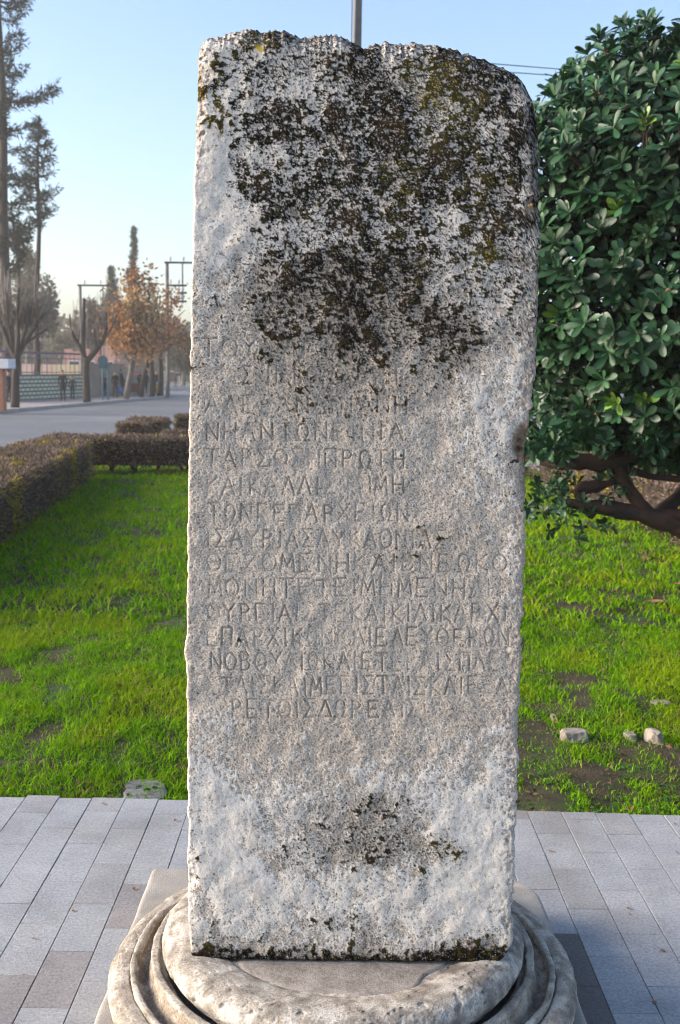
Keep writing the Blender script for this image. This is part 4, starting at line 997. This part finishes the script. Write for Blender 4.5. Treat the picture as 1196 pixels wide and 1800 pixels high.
m_ = MB(); m_.tube([(0, 0, .06), (0, 0, .30), (0, 0, .74)], [.20, .23, .25], 14); m_.build('body', plain('yellow_paint', (.55, .36, .02), .5), bn)
m_ = MB(); m_.tube([(0, 0, .74), (0, 0, .92), (0, 0, .98)], [.26, .24, .12], 14); m_.build('lid', plain('blue_paint', (.03, .18, .30), .5), bn)
m_ = MB(); m_.tube([(0, 0, 0), (0, 0, .07)], [.24, .22], 14); m_.build('foot', M['teal'], bn)
sc0 = gnd(237, 695, WALK_Z); ct = empty('street_cart', (sc0.x, sc0.y, WALK_Z)); tag(ct, 'brown street vendor cart with a small red canopy', 'cart')
m_ = MB(); m_.box((0, 0, .55), (.95, .6, .62)); m_.build('body', plain('brown_wood', (.13, .045, .03), .7), ct)
m_ = MB(); m_.box((0, 0, 1.60), (1.2, .8, .16), taper=.6); m_.build('canopy', plain('red_cloth', (.25, .03, .025), .8), ct)
for sx in (-.42, .42):
    m_ = MB(); m_.tube([(sx, .2, .85), (sx, .2, 1.53)], .02, 5); m_.build('canopy_post', M['darksteel'], ct)
    m_ = MB(); m_.tube([(sx, -.33, .2), (sx, -.28, .2)], .2, 16); m_.build('wheel', M['darksteel'], ct)
# kerb stones of the far street end, alternately pale and red
fk = gnd(300, 684, -.3)
# H-frame pylons
def pylon(name, label, xa, xb, ytop, Y, arms, x_extra=()):
    o_ = empty(name, (at(xa, 650, Y).x, Y, -.4)); tag(o_, label, 'pylon'); ox = at(xa, 650, Y).x; k = Y / F_PX
    for x_, r0, yb in ((xa, .12, None), (xb, .05, x_extra[0] if x_extra else None)):
        zt = at(x_, ytop, Y).z + .4; zb = 0 if yb is None else at(x_, yb, Y).z + .4
        xo = at(x_, ytop, Y).x - ox
        m_ = MB(); m_.tube([(xo, 0, zb), (xo, 0, zt)], [r0 * 1.2, r0], 8); m_.build('mast', M['polesteel'], o_)
    for (x0, x1, y_) in arms:
        m_ = MB(); m_.box(((at(x0, y_, Y).x + at(x1, y_, Y).x) / 2 - ox, -.12, at((x0 + x1) / 2, y_, Y).z + .4), (at(x1, y_, Y).x - at(x0, y_, Y).x, .12, .13)); m_.build('crossarm', M['darksteel'], o_)
        for x_ in ((x0 * .82 + x1 * .18), (x0 * .4 + x1 * .6)):
            m_ = MB(); zz = at(x_, y_, Y).z + .4; m_.tube([(at(x_, y_, Y).x - ox, -.12, zz + .05), (at(x_, y_, Y).x - ox, -.12, zz + .3), (at(x_, y_, Y).x - ox, -.12, zz + .42)], [.05, .10, .06], 6); m_.build('insulator', M['white'], o_)
    return o_
pylon('twin_mast_pylon', 'twin mast power pylon with single wide crossarm behind the pollarded tree', 141, 181, 501, 84, [(137, 204, 502)])
pylon('twin_mast_pylon', 'taller power pylon with stacked side arms beside the stele edge', 294, 321, 461, 76, [(290, 345, 462), (294, 329, 502), (312, 329, 515), (312, 329, 530)], (533,))

# ------------------------------------------------------------------ trees across the street
def tubepx(m_, pts, rads, Y, k=6, dy=0.0):
    P = [tuple(at(a, b, Y + (dy * i / max(1, len(pts) - 1)))) for i, (a, b) in enumerate(pts)]
    if len(P) > 2:
        A_ = np.array(P); t_ = np.linspace(0, len(P) - 1, len(P) * 4); S = np.stack([np.interp(t_, np.arange(len(P)), A_[:, i]) for i in range(3)], 1)
        for _ in range(3): S[1:-1] = (S[:-2] + 2 * S[1:-1] + S[2:]) / 4
        r_ = np.interp(t_, np.arange(len(P)), rads); m_.tube(S, r_, k, wob=.15)
    else: m_.tube(P, rads, k)
def pollard(name, label, base, trunk, limbs, shoots, mat='bark', leafs=None, lsize=.24, z=WALK_Z, rt=.22):
    g0 = gnd(*base, z); Y = g0.y; o_ = empty(name, tuple(g0)); tag(o_, label, 'tree')
    m_ = MB(); pts = [base] + trunk; n_ = len(pts); tubepx(m_, pts, np.linspace(rt, rt * .8, n_), Y, 9); m_.v[0][:, 2] -= 0
    local(m_, g0); m_.build('trunk', M[mat], o_, smooth=True)
    for (pts, r0, r1) in limbs:
        m_ = MB(); tubepx(m_, pts, np.linspace(r0, r1, len(pts)), Y, 7, rng.uniform(-.5, .5)); local(m_, g0); m_.build('limb', M[mat], o_, smooth=True)
    if shoots:
        m_ = MB()
        for (cx_, cy_, rx_, n_, hgt, spr) in shoots:
            for _ in range(n_):
                x0 = cx_ + rng.normal() * rx_; y0 = cy_ + rng.normal() * 6; a_ = rng.normal() * spr; h_ = hgt * rng.uniform(.5, 1.1)
                P = [tuple(at(x0, y0, Y)), tuple(at(x0 + a_ * .6, y0 - h_ * .5, Y + rng.normal() * .5)), tuple(at(x0 + a_, y0 - h_, Y + rng.normal() * 1.0))]
                m_.tube(P, [.03, .022, .010], 4, cap=False)
        local(m_, g0); m_.build('shoots', M['greybark'], o_)['kind'] = 'stuff'
    if leafs:
        m_ = MB()
        for (cx_, cy_, rx_, ry_, n_, c_) in leafs:
            c3 = np.array(tuple(at(cx_, cy_, Y))); k = Y / F_PX
            pos = c3 + rng.normal(size=(n_, 3)) * np.array((rx_ * k, rx_ * k, ry_ * k)) * .6
            clump = rng.integers(0, max(1, n_ // 9), n_); off = rng.normal(size=(n_ // 9 + 1, 3)) * np.array((rx_ * k, rx_ * k, ry_ * k)) * .55
            pos = c3 + off[clump] + rng.normal(size=(n_, 3)) * .28
            col = np.array(c_) * (.55 + .9 * rng.random((n_, 1)))
            leaves(m_, pos, rdir(n_, -.4), rdir(n_), lsize * (.6 + .8 * rng.random(n_)), lsize * (.5 + .5 * rng.random(n_)), col, .15)
        local(m_, g0); tag(m_.build('crown', M['foliage'], o_), kind='stuff')
    return o_
OR1, OR2, OR3 = (.38, .20, .085), (.26, .125, .06), (.40, .25, .11)
pollard('street_tree', 'bare pollarded street tree with grey shoots beside the brick kiosk', (27, 716), [(27, 680), (29, 645), (29, 622)],
    [([(28, 628), (16, 606), (6, 578), (-4, 545)], .16, .07), ([(29, 628), (33, 595), (31, 555), (34, 505)], .14, .05), ([(30, 628), (42, 606), (60, 578), (82, 548)], .15, .04), ([(42, 606), (62, 592), (86, 577)], .08, .03), ([(22, 615), (20, 590), (14, 566)], .09, .04), ([(36, 612), (48, 575), (54, 540)], .08, .03)],
    [(45, 570, 18, 60, 90, 14), (20, 560, 12, 30, 80, 10), (70, 560, 10, 25, 50, 18)], rt=.22)
pollard('street_tree', 'bare pollarded street tree with two stubby vertical limbs beside the round sign', (153, 707), [(152, 680), (151, 650), (152, 628)],
    [([(151, 634), (142, 610), (130, 594), (124, 575), (123, 552)], .17, .04), ([(150, 632), (146, 605), (148, 570), (148, 524)], .13, .09), ([(154, 634), (170, 615), (184, 597), (187, 570), (186, 548)], .17, .08), ([(170, 615), (168, 590), (165, 560)], .07, .03), ([(138, 604), (140, 588), (139, 565)], .06, .03), ([(184, 597), (198, 575), (206, 555)], .07, .03)],
    [(180, 580, 10, 22, 70, 10), (130, 590, 6, 10, 60, 6), (165, 600, 8, 16, 70, 8)], rt=.22)
pollard('street_tree', 'leaning pale trunked plane tree with glowing orange autumn leaves', (222, 701), [(227, 672), (232, 645), (235, 618)],
    [([(234, 625), (226, 590), (215, 550), (205, 515)], .13, .03), ([(235, 620), (240, 580), (238, 530), (236, 485)], .13, .03), ([(235, 615), (252, 585), (262, 545), (262, 500)], .12, .03), ([(230, 640), (214, 615), (200, 598)], .07, .02)],
    [(235, 590, 16, 60, 80, 16)], 'greybark', [(215, 575, 24, 38, 700, OR1), (236, 550, 26, 46, 1000, OR3), (240, 600, 22, 22, 700, OR1), (234, 490, 12, 14, 160, OR2), (262, 492, 10, 12, 110, OR2), (200, 575, 12, 26, 180, OR1)], .26, rt=.20)
pollard('street_tree', 'dark forked plane tree with thin orange leaves behind the vendor cart', (248, 698), [(252, 668), (258, 645), (263, 625)],
    [([(262, 632), (256, 600), (250, 560), (252, 520)], .12, .03), ([(263, 628), (275, 600), (280, 560), (272, 520)], .12, .03)],
    [(265, 590, 12, 40, 70, 12)], 'bark', [(258, 560, 22, 40, 800, OR3), (272, 590, 20, 20, 240, OR2), (258, 610, 12, 12, 120, OR1)], .24, rt=.18)
pollard('street_tree', 'dark upright plane trunk with knobbly head beside the yellow bin', (268, 697), [(268, 670), (267, 645), (264, 628)],
    [([(265, 634), (270, 612), (280, 596), (292, 588)], .12, .04), ([(264, 632), (258, 605), (262, 575)], .09, .03)],
    [(270, 600, 10, 25, 50, 14)], 'bark', [(276, 545, 14, 30, 130, OR2), (285, 590, 16, 16, 110, OR2)], .22, rt=.19)
pollard('street_tree', 'stout plane trunk with sparse rusty leaves next to the tall pylon', (282, 696), [(283, 665), (282, 640), (280, 618)],
    [([(281, 625), (292, 600), (300, 565), (302, 525)], .14, .04), ([(281, 625), (270, 608), (264, 590)], .12, .05), ([(283, 620), (310, 600), (330, 585)], .08, .02), ([(300, 575), (314, 555), (326, 545)], .05, .02)],
    [(300, 600, 14, 40, 40, 22)], 'bark', [(303, 520, 14, 14, 150, OR2), (318, 575, 18, 22, 130, OR1), (300, 560, 14, 30, 130, OR2), (325, 602, 16, 12, 110, OR2)], .24, rt=.22)

def conifer(name, label, base, top, Y, rows, nb, mat='bark', col=((.010, .022, .024), (.035, .055, .045)), z0=-.4, needle=.55, rt=.30, lean=0.0):
    """rows: (y pixel, reach left, reach right) of the crown outline"""
    b = at(*base, Y); b.z = z0; t_ = at(*top, Y); o_ = empty(name, tuple(b)); tag(o_, label, 'tree')
    m_ = MB(); N = 9; P = [b + (t_ - b) * (i / (N - 1)) + Vector((.12 * math.sin(i * 1.7), .1 * math.cos(i * 2.1), 0)) * (1 if 0 < i < N - 1 else 0) for i in range(N)]
    m_.tube(P, np.linspace(rt, rt * .25, N), 8, wob=.1); local(m_, b); m_.build('trunk', M[mat], o_, smooth=True)
    ry = np.array(rows, float); mbr = MB(); ml = MB(); k = Y / F_PX
    pos, dr = [], []
    for i in range(nb):
        yp = ry[0, 0] + (ry[-1, 0] - ry[0, 0]) * (i + rng.random()) / nb
        f = (yp - top[1]) / (base[1] - top[1]); xc = top[0] + (base[0] - top[0]) * f
        az = rng.random() * 2 * math.pi; cs = math.cos(az)
        reach = (np.interp(yp, ry[:, 0], ry[:, 2]) if cs > 0 else np.interp(yp, ry[:, 0], ry[:, 1])) * rng.uniform(.55, 1.08)
        s0 = np.array(tuple(at(xc, yp, Y))); r_ = reach * k
        e = np.array((cs * r_, math.sin(az) * r_ * .8, 0)); sag = rng.uniform(-.22, .08) * r_
        n_ = 7; pts = [s0 + e * t2 + np.array((0, 0, sag * math.sin(math.pi * t2 * .9) + .30 * r_ * t2**2.2)) for t2 in np.linspace(0, 1, n_)]
        mbr.tube(pts, np.linspace(.07, .015, n_), 4, cap=False)
        for t2 in np.linspace(.22, 1, max(5, int(r_ / .16))):
            q = s0 + e * t2 + np.array((0, 0, sag * math.sin(math.pi * t2 * .9) + .30 * r_ * t2**2.2))
            kk = rng.integers(8, 15); pos.append(q + rng.normal(size=(kk, 3)) * (.11 + .03 * r_ * (1 - t2))); d_ = rdir(kk, .0) * .9 + e / (r_ + .01) * .7 + np.array((0, 0, .25)); dr.append(d_)
    pos = np.concatenate(pos); dr = np.concatenate(dr); n_ = len(pos); u1 = rng.random((n_, 1))
    leaves(ml, pos, dr, rdir(n_), needle * (.5 + .7 * rng.random(n_)), needle * .17 * (.6 + .8 * rng.random(n_)), np.array(col[0]) * (1 - u1) + np.array(col[1]) * u1, .1)
    local(mbr, b); mbr.build('branches', M[mat], o_)['kind'] = 'stuff'
    local(ml, b); tag(ml.build('crown', M['foliage'], o_), kind='stuff')
    return o_
conifer('conifer_tree', 'very tall dark conifer with long ragged boughs rising out of view', (15, 655), (-6, -190), 70, [(-170, 30, 40), (-40, 40, 60), (20, 45, 62), (60, 45, 35), (110, 50, 60), (175, 60, 104), (215, 60, 70), (260, 60, 40), (330, 50, 40), (400, 50, 60), (450, 40, 50), (480, 20, 30)], 66, rt=.42, needle=.5)
conifer('conifer_tree', 'slim bare stemmed conifer with a small ragged tuft of dark boughs', (62, 657), (70, 205), 74, [(215, 4, 4), (240, 14, 14), (262, 24, 22), (290, 34, 36), (310, 42, 46), (335, 44, 40), (360, 36, 32), (385, 24, 26), (400, 8, 10)], 40, rt=.26, needle=.46)
conifer('conifer_tree', 'thin dark conifer stem between two taller conifers', (30, 655), (35, 395), 71, [(390, 24, 26), (430, 20, 18), (455, 6, 6)], 18, rt=.22, needle=.42)
GC = ((.035, .045, .035), (.075, .085, .06))
conifer('cypress_tree', 'narrow pointed cypress rising above the orange plane tree', (232, 660), (236, 398), 120, [(400, 1, 1), (440, 3, 3), (470, 7, 7), (480, 15, 13), (500, 10, 10), (540, 15, 15), (600, 15, 15)], 130, col=GC, needle=.36, rt=.2)
conifer('cypress_tree', 'short leaning cypress spire left of the orange plane tree', (207, 660), (196, 468), 120, [(470, 2, 2), (500, 8, 8), (530, 12, 12), (600, 14, 14)], 110, col=GC, needle=.34, rt=.2)

def far_tree(name, label, cx_, cy_, rx_, ry_, Y, n_, c0, c1, lsize=.55, base_y=None, group=None):
    c3 = np.array(tuple(at(cx_, cy_, Y))); k = Y / F_PX; o_ = empty(name, (c3[0], Y, -.4)); tag(o_, label, 'tree', group)
    m_ = MB(); m_.tube([(0, 0, 0), (.1, 0, c3[2] * .6), (0, 0, c3[2] + .4)], [.30, .22, .1], 7); m_.build('trunk', M['greybark'], o_)
    lob = c3 + rdir(14) * np.array((rx_, rx_, ry_)) * k * .62
    pick = rng.integers(0, 14, n_); d_ = rdir(n_)
    pos = lob[pick] + d_ * np.array((rx_, rx_, ry_)) * k * (.42 * rng.random(n_)**.4)[:, None]
    pos[:, 2] = np.maximum(pos[:, 2], .2)
    u1 = rng.random((n_, 1)); m_ = MB(); leaves(m_, pos, rdir(n_, .2), rdir(n_), lsize * (.5 + .8 * rng.random(n_)), lsize * .45 * (.5 + rng.random(n_)), np.array(c0) * (1 - u1) + np.array(c1) * u1, .1)
    m_.v = [v_ - np.array((c3[0], Y, -.4)) for v_ in m_.v]; tag(m_.build('crown', M['foliage'], o_), kind='stuff')
    return o_
FA, FB = (.045, .050, .038), (.11, .11, .075)
far_tree('broadleaf_tree', 'big rounded grey green tree behind the tall conifer stems', 62, 535, 42, 85, 112, 2600, FA, FB, .6)
far_tree('broadleaf_tree', 'yellowish tree top behind the slim bare conifer stem', 45, 480, 26, 50, 125, 1300, (.07, .07, .03), (.15, .14, .07), .6)
far_tree('broadleaf_tree', 'dull green tree at the picture edge behind the brick kiosk', 2, 565, 26, 70, 104, 1400, FA, FB, .6)
far_tree('broadleaf_tree', 'slender grey tree behind the two stubby limbs of the pollarded tree', 166, 575, 20, 50, 108, 1300, (.05, .048, .04), (.10, .095, .08), .45)
far_tree('broadleaf_tree', 'low hazy tree above the cream garden wall', 112, 605, 26, 26, 140, 900, (.08, .075, .05), (.16, .145, .10), .6)
far_tree('broadleaf_tree', 'hazy bush mass right of the stout plane trunk', 322, 630, 26, 34, 120, 1300, FA, FB, .6)
far_tree('broadleaf_tree', 'pale tree between the two power pylons', 196, 545, 16, 50, 135, 900, (.07, .07, .045), (.14, .135, .09), .6)
far_tree('broadleaf_tree', 'distant pale rounded tree closing the view along the street', 300, 615, 40, 40, 170, 1300, FA, FB, .8)
# woods that close the horizon all round
m_ = MB(); n_ = 16000
xx_ = rng.uniform(-190, 190, n_); yy_ = 205 + 14 * rng.random(n_) - (xx_ / 190)**2 * 90
hh_ = 7 + 3 * np.sin(xx_ * .11) + 2.2 * np.sin(xx_ * .37 + 1)
pos = np.stack([xx_, yy_, -.3 + hh_ * rng.random(n_)], 1); u1 = rng.random((n_, 1))
leaves(m_, pos, rdir(n_, .2), rdir(n_), 1.6 + 1.4 * rng.random(n_), 1.0 + .8 * rng.random(n_), np.array((.05, .05, .04)) * (1 - u1) + np.array((.10, .095, .07)) * u1, .1)
tag(m_.build('distant_woods', M['foliage']), 'hazy far line of trees closing the horizon', 'woods', kind='stuff')

# ------------------------------------------------------------------ people on the far pavement
SKIN = plain('skin', (.38, .22, .15), .6); HAIR = plain('dark_hair', (.02, .016, .013), .7); SHOE = plain('black_shoe', (.015, .014, .014), .5)
def person(foot, height, face, top, legs, label, z=WALK_Z, stride=.16, arm=.10, lean=0.0, coat=False, hold=None):
    p = gnd(*foot, z); o_ = empty('person', tuple(p), face); tag(o_, label, 'person')
    s = height / 1.72; J = {}; V_, E_, Rr = [], [], []
    def j(nm, c, r, par=None):
        J[nm] = len(V_); V_.append((c[0] * s, (c[1] + lean * max(0, c[2] - .9)) * s, c[2] * s)); Rr.append(r * s)
        if par is not None: E_.append((J[par], J[nm]))
    j('pel', (0, 0, .95), .135); j('wai', (0, 0, 1.08), .125, 'pel'); j('che', (0, 0, 1.28), .145, 'wai'); j('nek', (0, .005, 1.46), .058, 'che'); j('hd0', (0, -.015, 1.54), .075, 'nek'); j('hd1', (0, -.015, 1.63), .088, 'hd0'); j('hd2', (0, -.005, 1.70), .055, 'hd1')
    for sd_, sg_ in (('l', -1), ('r', 1)):
        st = stride * sg_
        j('sh' + sd_, (.175 * sg_, 0, 1.40), .062, 'che'); j('el' + sd_, (.235 * sg_, .03 + arm * sg_ * .4, 1.12), .050, 'sh' + sd_); j('wr' + sd_, (.225 * sg_, -.05 + arm * sg_, .89), .034, 'el' + sd_); j('hn' + sd_, (.220 * sg_, -.08 + arm * sg_, .80), .036, 'wr' + sd_)
        j('hp' + sd_, (.09 * sg_, 0, .90), .095, 'pel'); j('kn' + sd_, (.095 * sg_, -.03 - st * .45, .50), .062, 'hp' + sd_); j('an' + sd_, (.095 * sg_, .03 - st * .95, .09), .042, 'kn' + sd_); j('to' + sd_, (.10 * sg_, -.13 - st * .95, .035), .035, 'an' + sd_)
    me_ = bpy.data.meshes.new('body'); me_.from_pydata(V_, E_, []); tmp = bpy.data.objects.new('body', me_); COL.objects.link(tmp)
    sk = tmp.modifiers.new('skin', 'SKIN')
    for i, r_ in enumerate(Rr):
        me_.skin_vertices[0].data[i].radius = (r_, r_ * (.75 if i in (0, 1, 2) else 1)); me_.skin_vertices[0].data[i].use_root = (i == 0)
    sb = tmp.modifiers.new('sub', 'SUBSURF'); sb.levels = sb.render_levels = 2
    dg = bpy.context.evaluated_depsgraph_get(); ev = tmp.evaluated_get(dg); body = bpy.data.meshes.new_from_object(ev)
    bpy.data.objects.remove(tmp); body.name = 'body'
    body.materials.clear()
    for m2 in (SKIN, top, legs, SHOE): body.materials.append(m2)
    for f in body.polygons:
        c = f.center / s; f.use_smooth = True
        f.material_index = 0 if c.z > 1.475 else 3 if c.z < .085 else 0 if (abs(c.x) > .165 and c.z < .85) else 1 if (c.z > .90 or (abs(c.x) > .17 and c.z > .8)) else 2
    b_ = bpy.data.objects.new('body', body); COL.objects.link(b_); b_.parent = o_
    # hair cap
    bm = bmesh.new(); bmesh.ops.create_uvsphere(bm, u_segments=16, v_segments=10, radius=1)
    bmesh.ops.delete(bm, geom=[v_ for v_ in bm.verts if v_.co.z < -.15 and v_.co.y < .2 or v_.co.z < -.55], context='VERTS')
    for v_ in bm.verts: v_.co = Vector((v_.co.x * .088 * s, (v_.co.y * .105 + .012) * s, (v_.co.z * .105 + 1.655) * s)) + Vector((0, lean * .75 * s, 0))
    hm = bpy.data.meshes.new('hair'); bm.to_mesh(hm); bm.free(); hm.materials.append(HAIR); h_ = bpy.data.objects.new('hair', hm); COL.objects.link(h_); h_.parent = o_
    m_ = MB(); fy = -.105 + lean * .7
    m_.add(np.array([(-.012, fy, 1.60), (.012, fy, 1.60), (0, fy - .03, 1.575), (0, fy, 1.63), (0, fy + .01, 1.565)]) * s, t=[(0, 2, 3), (1, 3, 2), (0, 4, 2), (1, 2, 4)]); m_.build('nose', SKIN, o_)
    if coat:
        m_ = MB(); nn_ = 16; rows_ = [(1.0, .165, .125), (.86, .19, .15), (.70, .20, .17), (.60, .21, .18)]
        P_ = [(rx_ * math.cos(a) * s * (1 + .05 * math.sin(5 * a)), ry_ * math.sin(a) * s, z_ * s) for z_, rx_, ry_ in rows_ for a in np.linspace(0, 2 * math.pi, nn_, endpoint=False)]
        m_.add(P_, q=[(i*nn_ + k, i*nn_ + (k+1) % nn_, (i+1)*nn_ + (k+1) % nn_, (i+1)*nn_ + k) for i in range(3) for k in range(nn_)]); m_.build('coat_skirt', top, o_, smooth=True)
    return o_
NAVY = plain('navy_cloth', (.012, .018, .030), .9); BLACK = plain('black_cloth', (.010, .010, .012), .9); JEAN = plain('denim', (.02, .03, .06), .9); REDC = plain('red_knit', (.20, .015, .04), .9); GREY = plain('slate_cloth', (.03, .035, .045), .9); BROWN = plain('brown_cloth', (.10, .06, .05), .9)
person((111, 705), 1.76, .25, NAVY, BLACK, 'adult in a long dark navy coat walking beside a child', coat=True)
person((128, 702.5), 1.42, .1, NAVY, JEAN, 'child in dark jacket and jeans walking beside an adult', stride=.12)
person((16, 708), 1.72, 1.2, NAVY, BLACK, 'person in dark suit standing partly behind the bare tree trunk', stride=.03, arm=.03)
person((203, 699), 1.70, .6, BLACK, BLACK, 'person in black carrying a bright blue bag', stride=.10)
person((215, 694), 1.78, 2.2, BLACK, BLACK, 'person in black coat turned sideways beside the leaning plane trunk', stride=.06, lean=.12, coat=True)
person((185.5, 696), 1.45, -.4, REDC, JEAN, 'person in red top standing behind the posts of the round sign', stride=.05)
person((246, 693), 1.68, .9, GREY, BLACK, 'person in slate jacket standing beside the vendor cart', stride=.05, lean=-.05)
person((258, 692), 1.66, -.8, NAVY, JEAN, 'person in navy jacket seen between two dark tree trunks', stride=.08)
person((276, 693), 1.72, .2, NAVY, BLACK, 'person in dark jacket standing by the yellow bin', stride=.04)
person((309, 681), 1.62, 0.0, BROWN, BROWN, 'distant person in brown clothes near the far street corner', z=-.3, stride=.05)
bg_ = gnd(212.5, 696, WALK_Z); m_ = MB()
bm = bmesh.new(); bmesh.ops.create_uvsphere(bm, u_segments=14, v_segments=10, radius=1)
for v_ in bm.verts: v_.co = Vector((v_.co.x * .19 * (1 - .35 * max(0, v_.co.z)), v_.co.y * .12, v_.co.z * .24 + (.05 if v_.co.z > .9 else 0)))
bmm = bpy.data.meshes.new('shopping_bag'); bm.to_mesh(bmm); bm.free(); bmm.materials.append(plain('blue_plastic', (.04, .20, .55), .35))
o = bpy.data.objects.new('shopping_bag', bmm); COL.objects.link(o); o.location = (bg_.x, bg_.y - .2, WALK_Z + .42); tag(o, 'bright blue plastic bag hanging beside a person in black', 'bag')
m_ = MB(); m_.tube([(-.05, 0, .2), (-.06, 0, .36), (0, 0, .42), (.06, 0, .36), (.05, 0, .2)], .012, 5); m_.build('handle', bmm.materials[0], o)

# ------------------------------------------------------------------ the winter haze along the street
M['haze'] = bpy.data.materials.new('haze'); M['haze'].use_nodes = True; t_ = M['haze'].node_tree
t_.nodes.remove(t_.nodes['Principled BSDF']); pv = t_.nodes.new('ShaderNodeVolumePrincipled')
pv.inputs['Color'].default_value = (1.0, .95, .89, 1); pv.inputs['Density'].default_value = .0008; pv.inputs['Anisotropy'].default_value = .25
t_.links.new(pv.outputs[0], t_.nodes['Material Output'].inputs['Volume'])
m_ = MB(); m_.box((0, 180, 17.5), (820, 500, 38)); tag(m_.build('haze', M['haze']), kind='stuff')
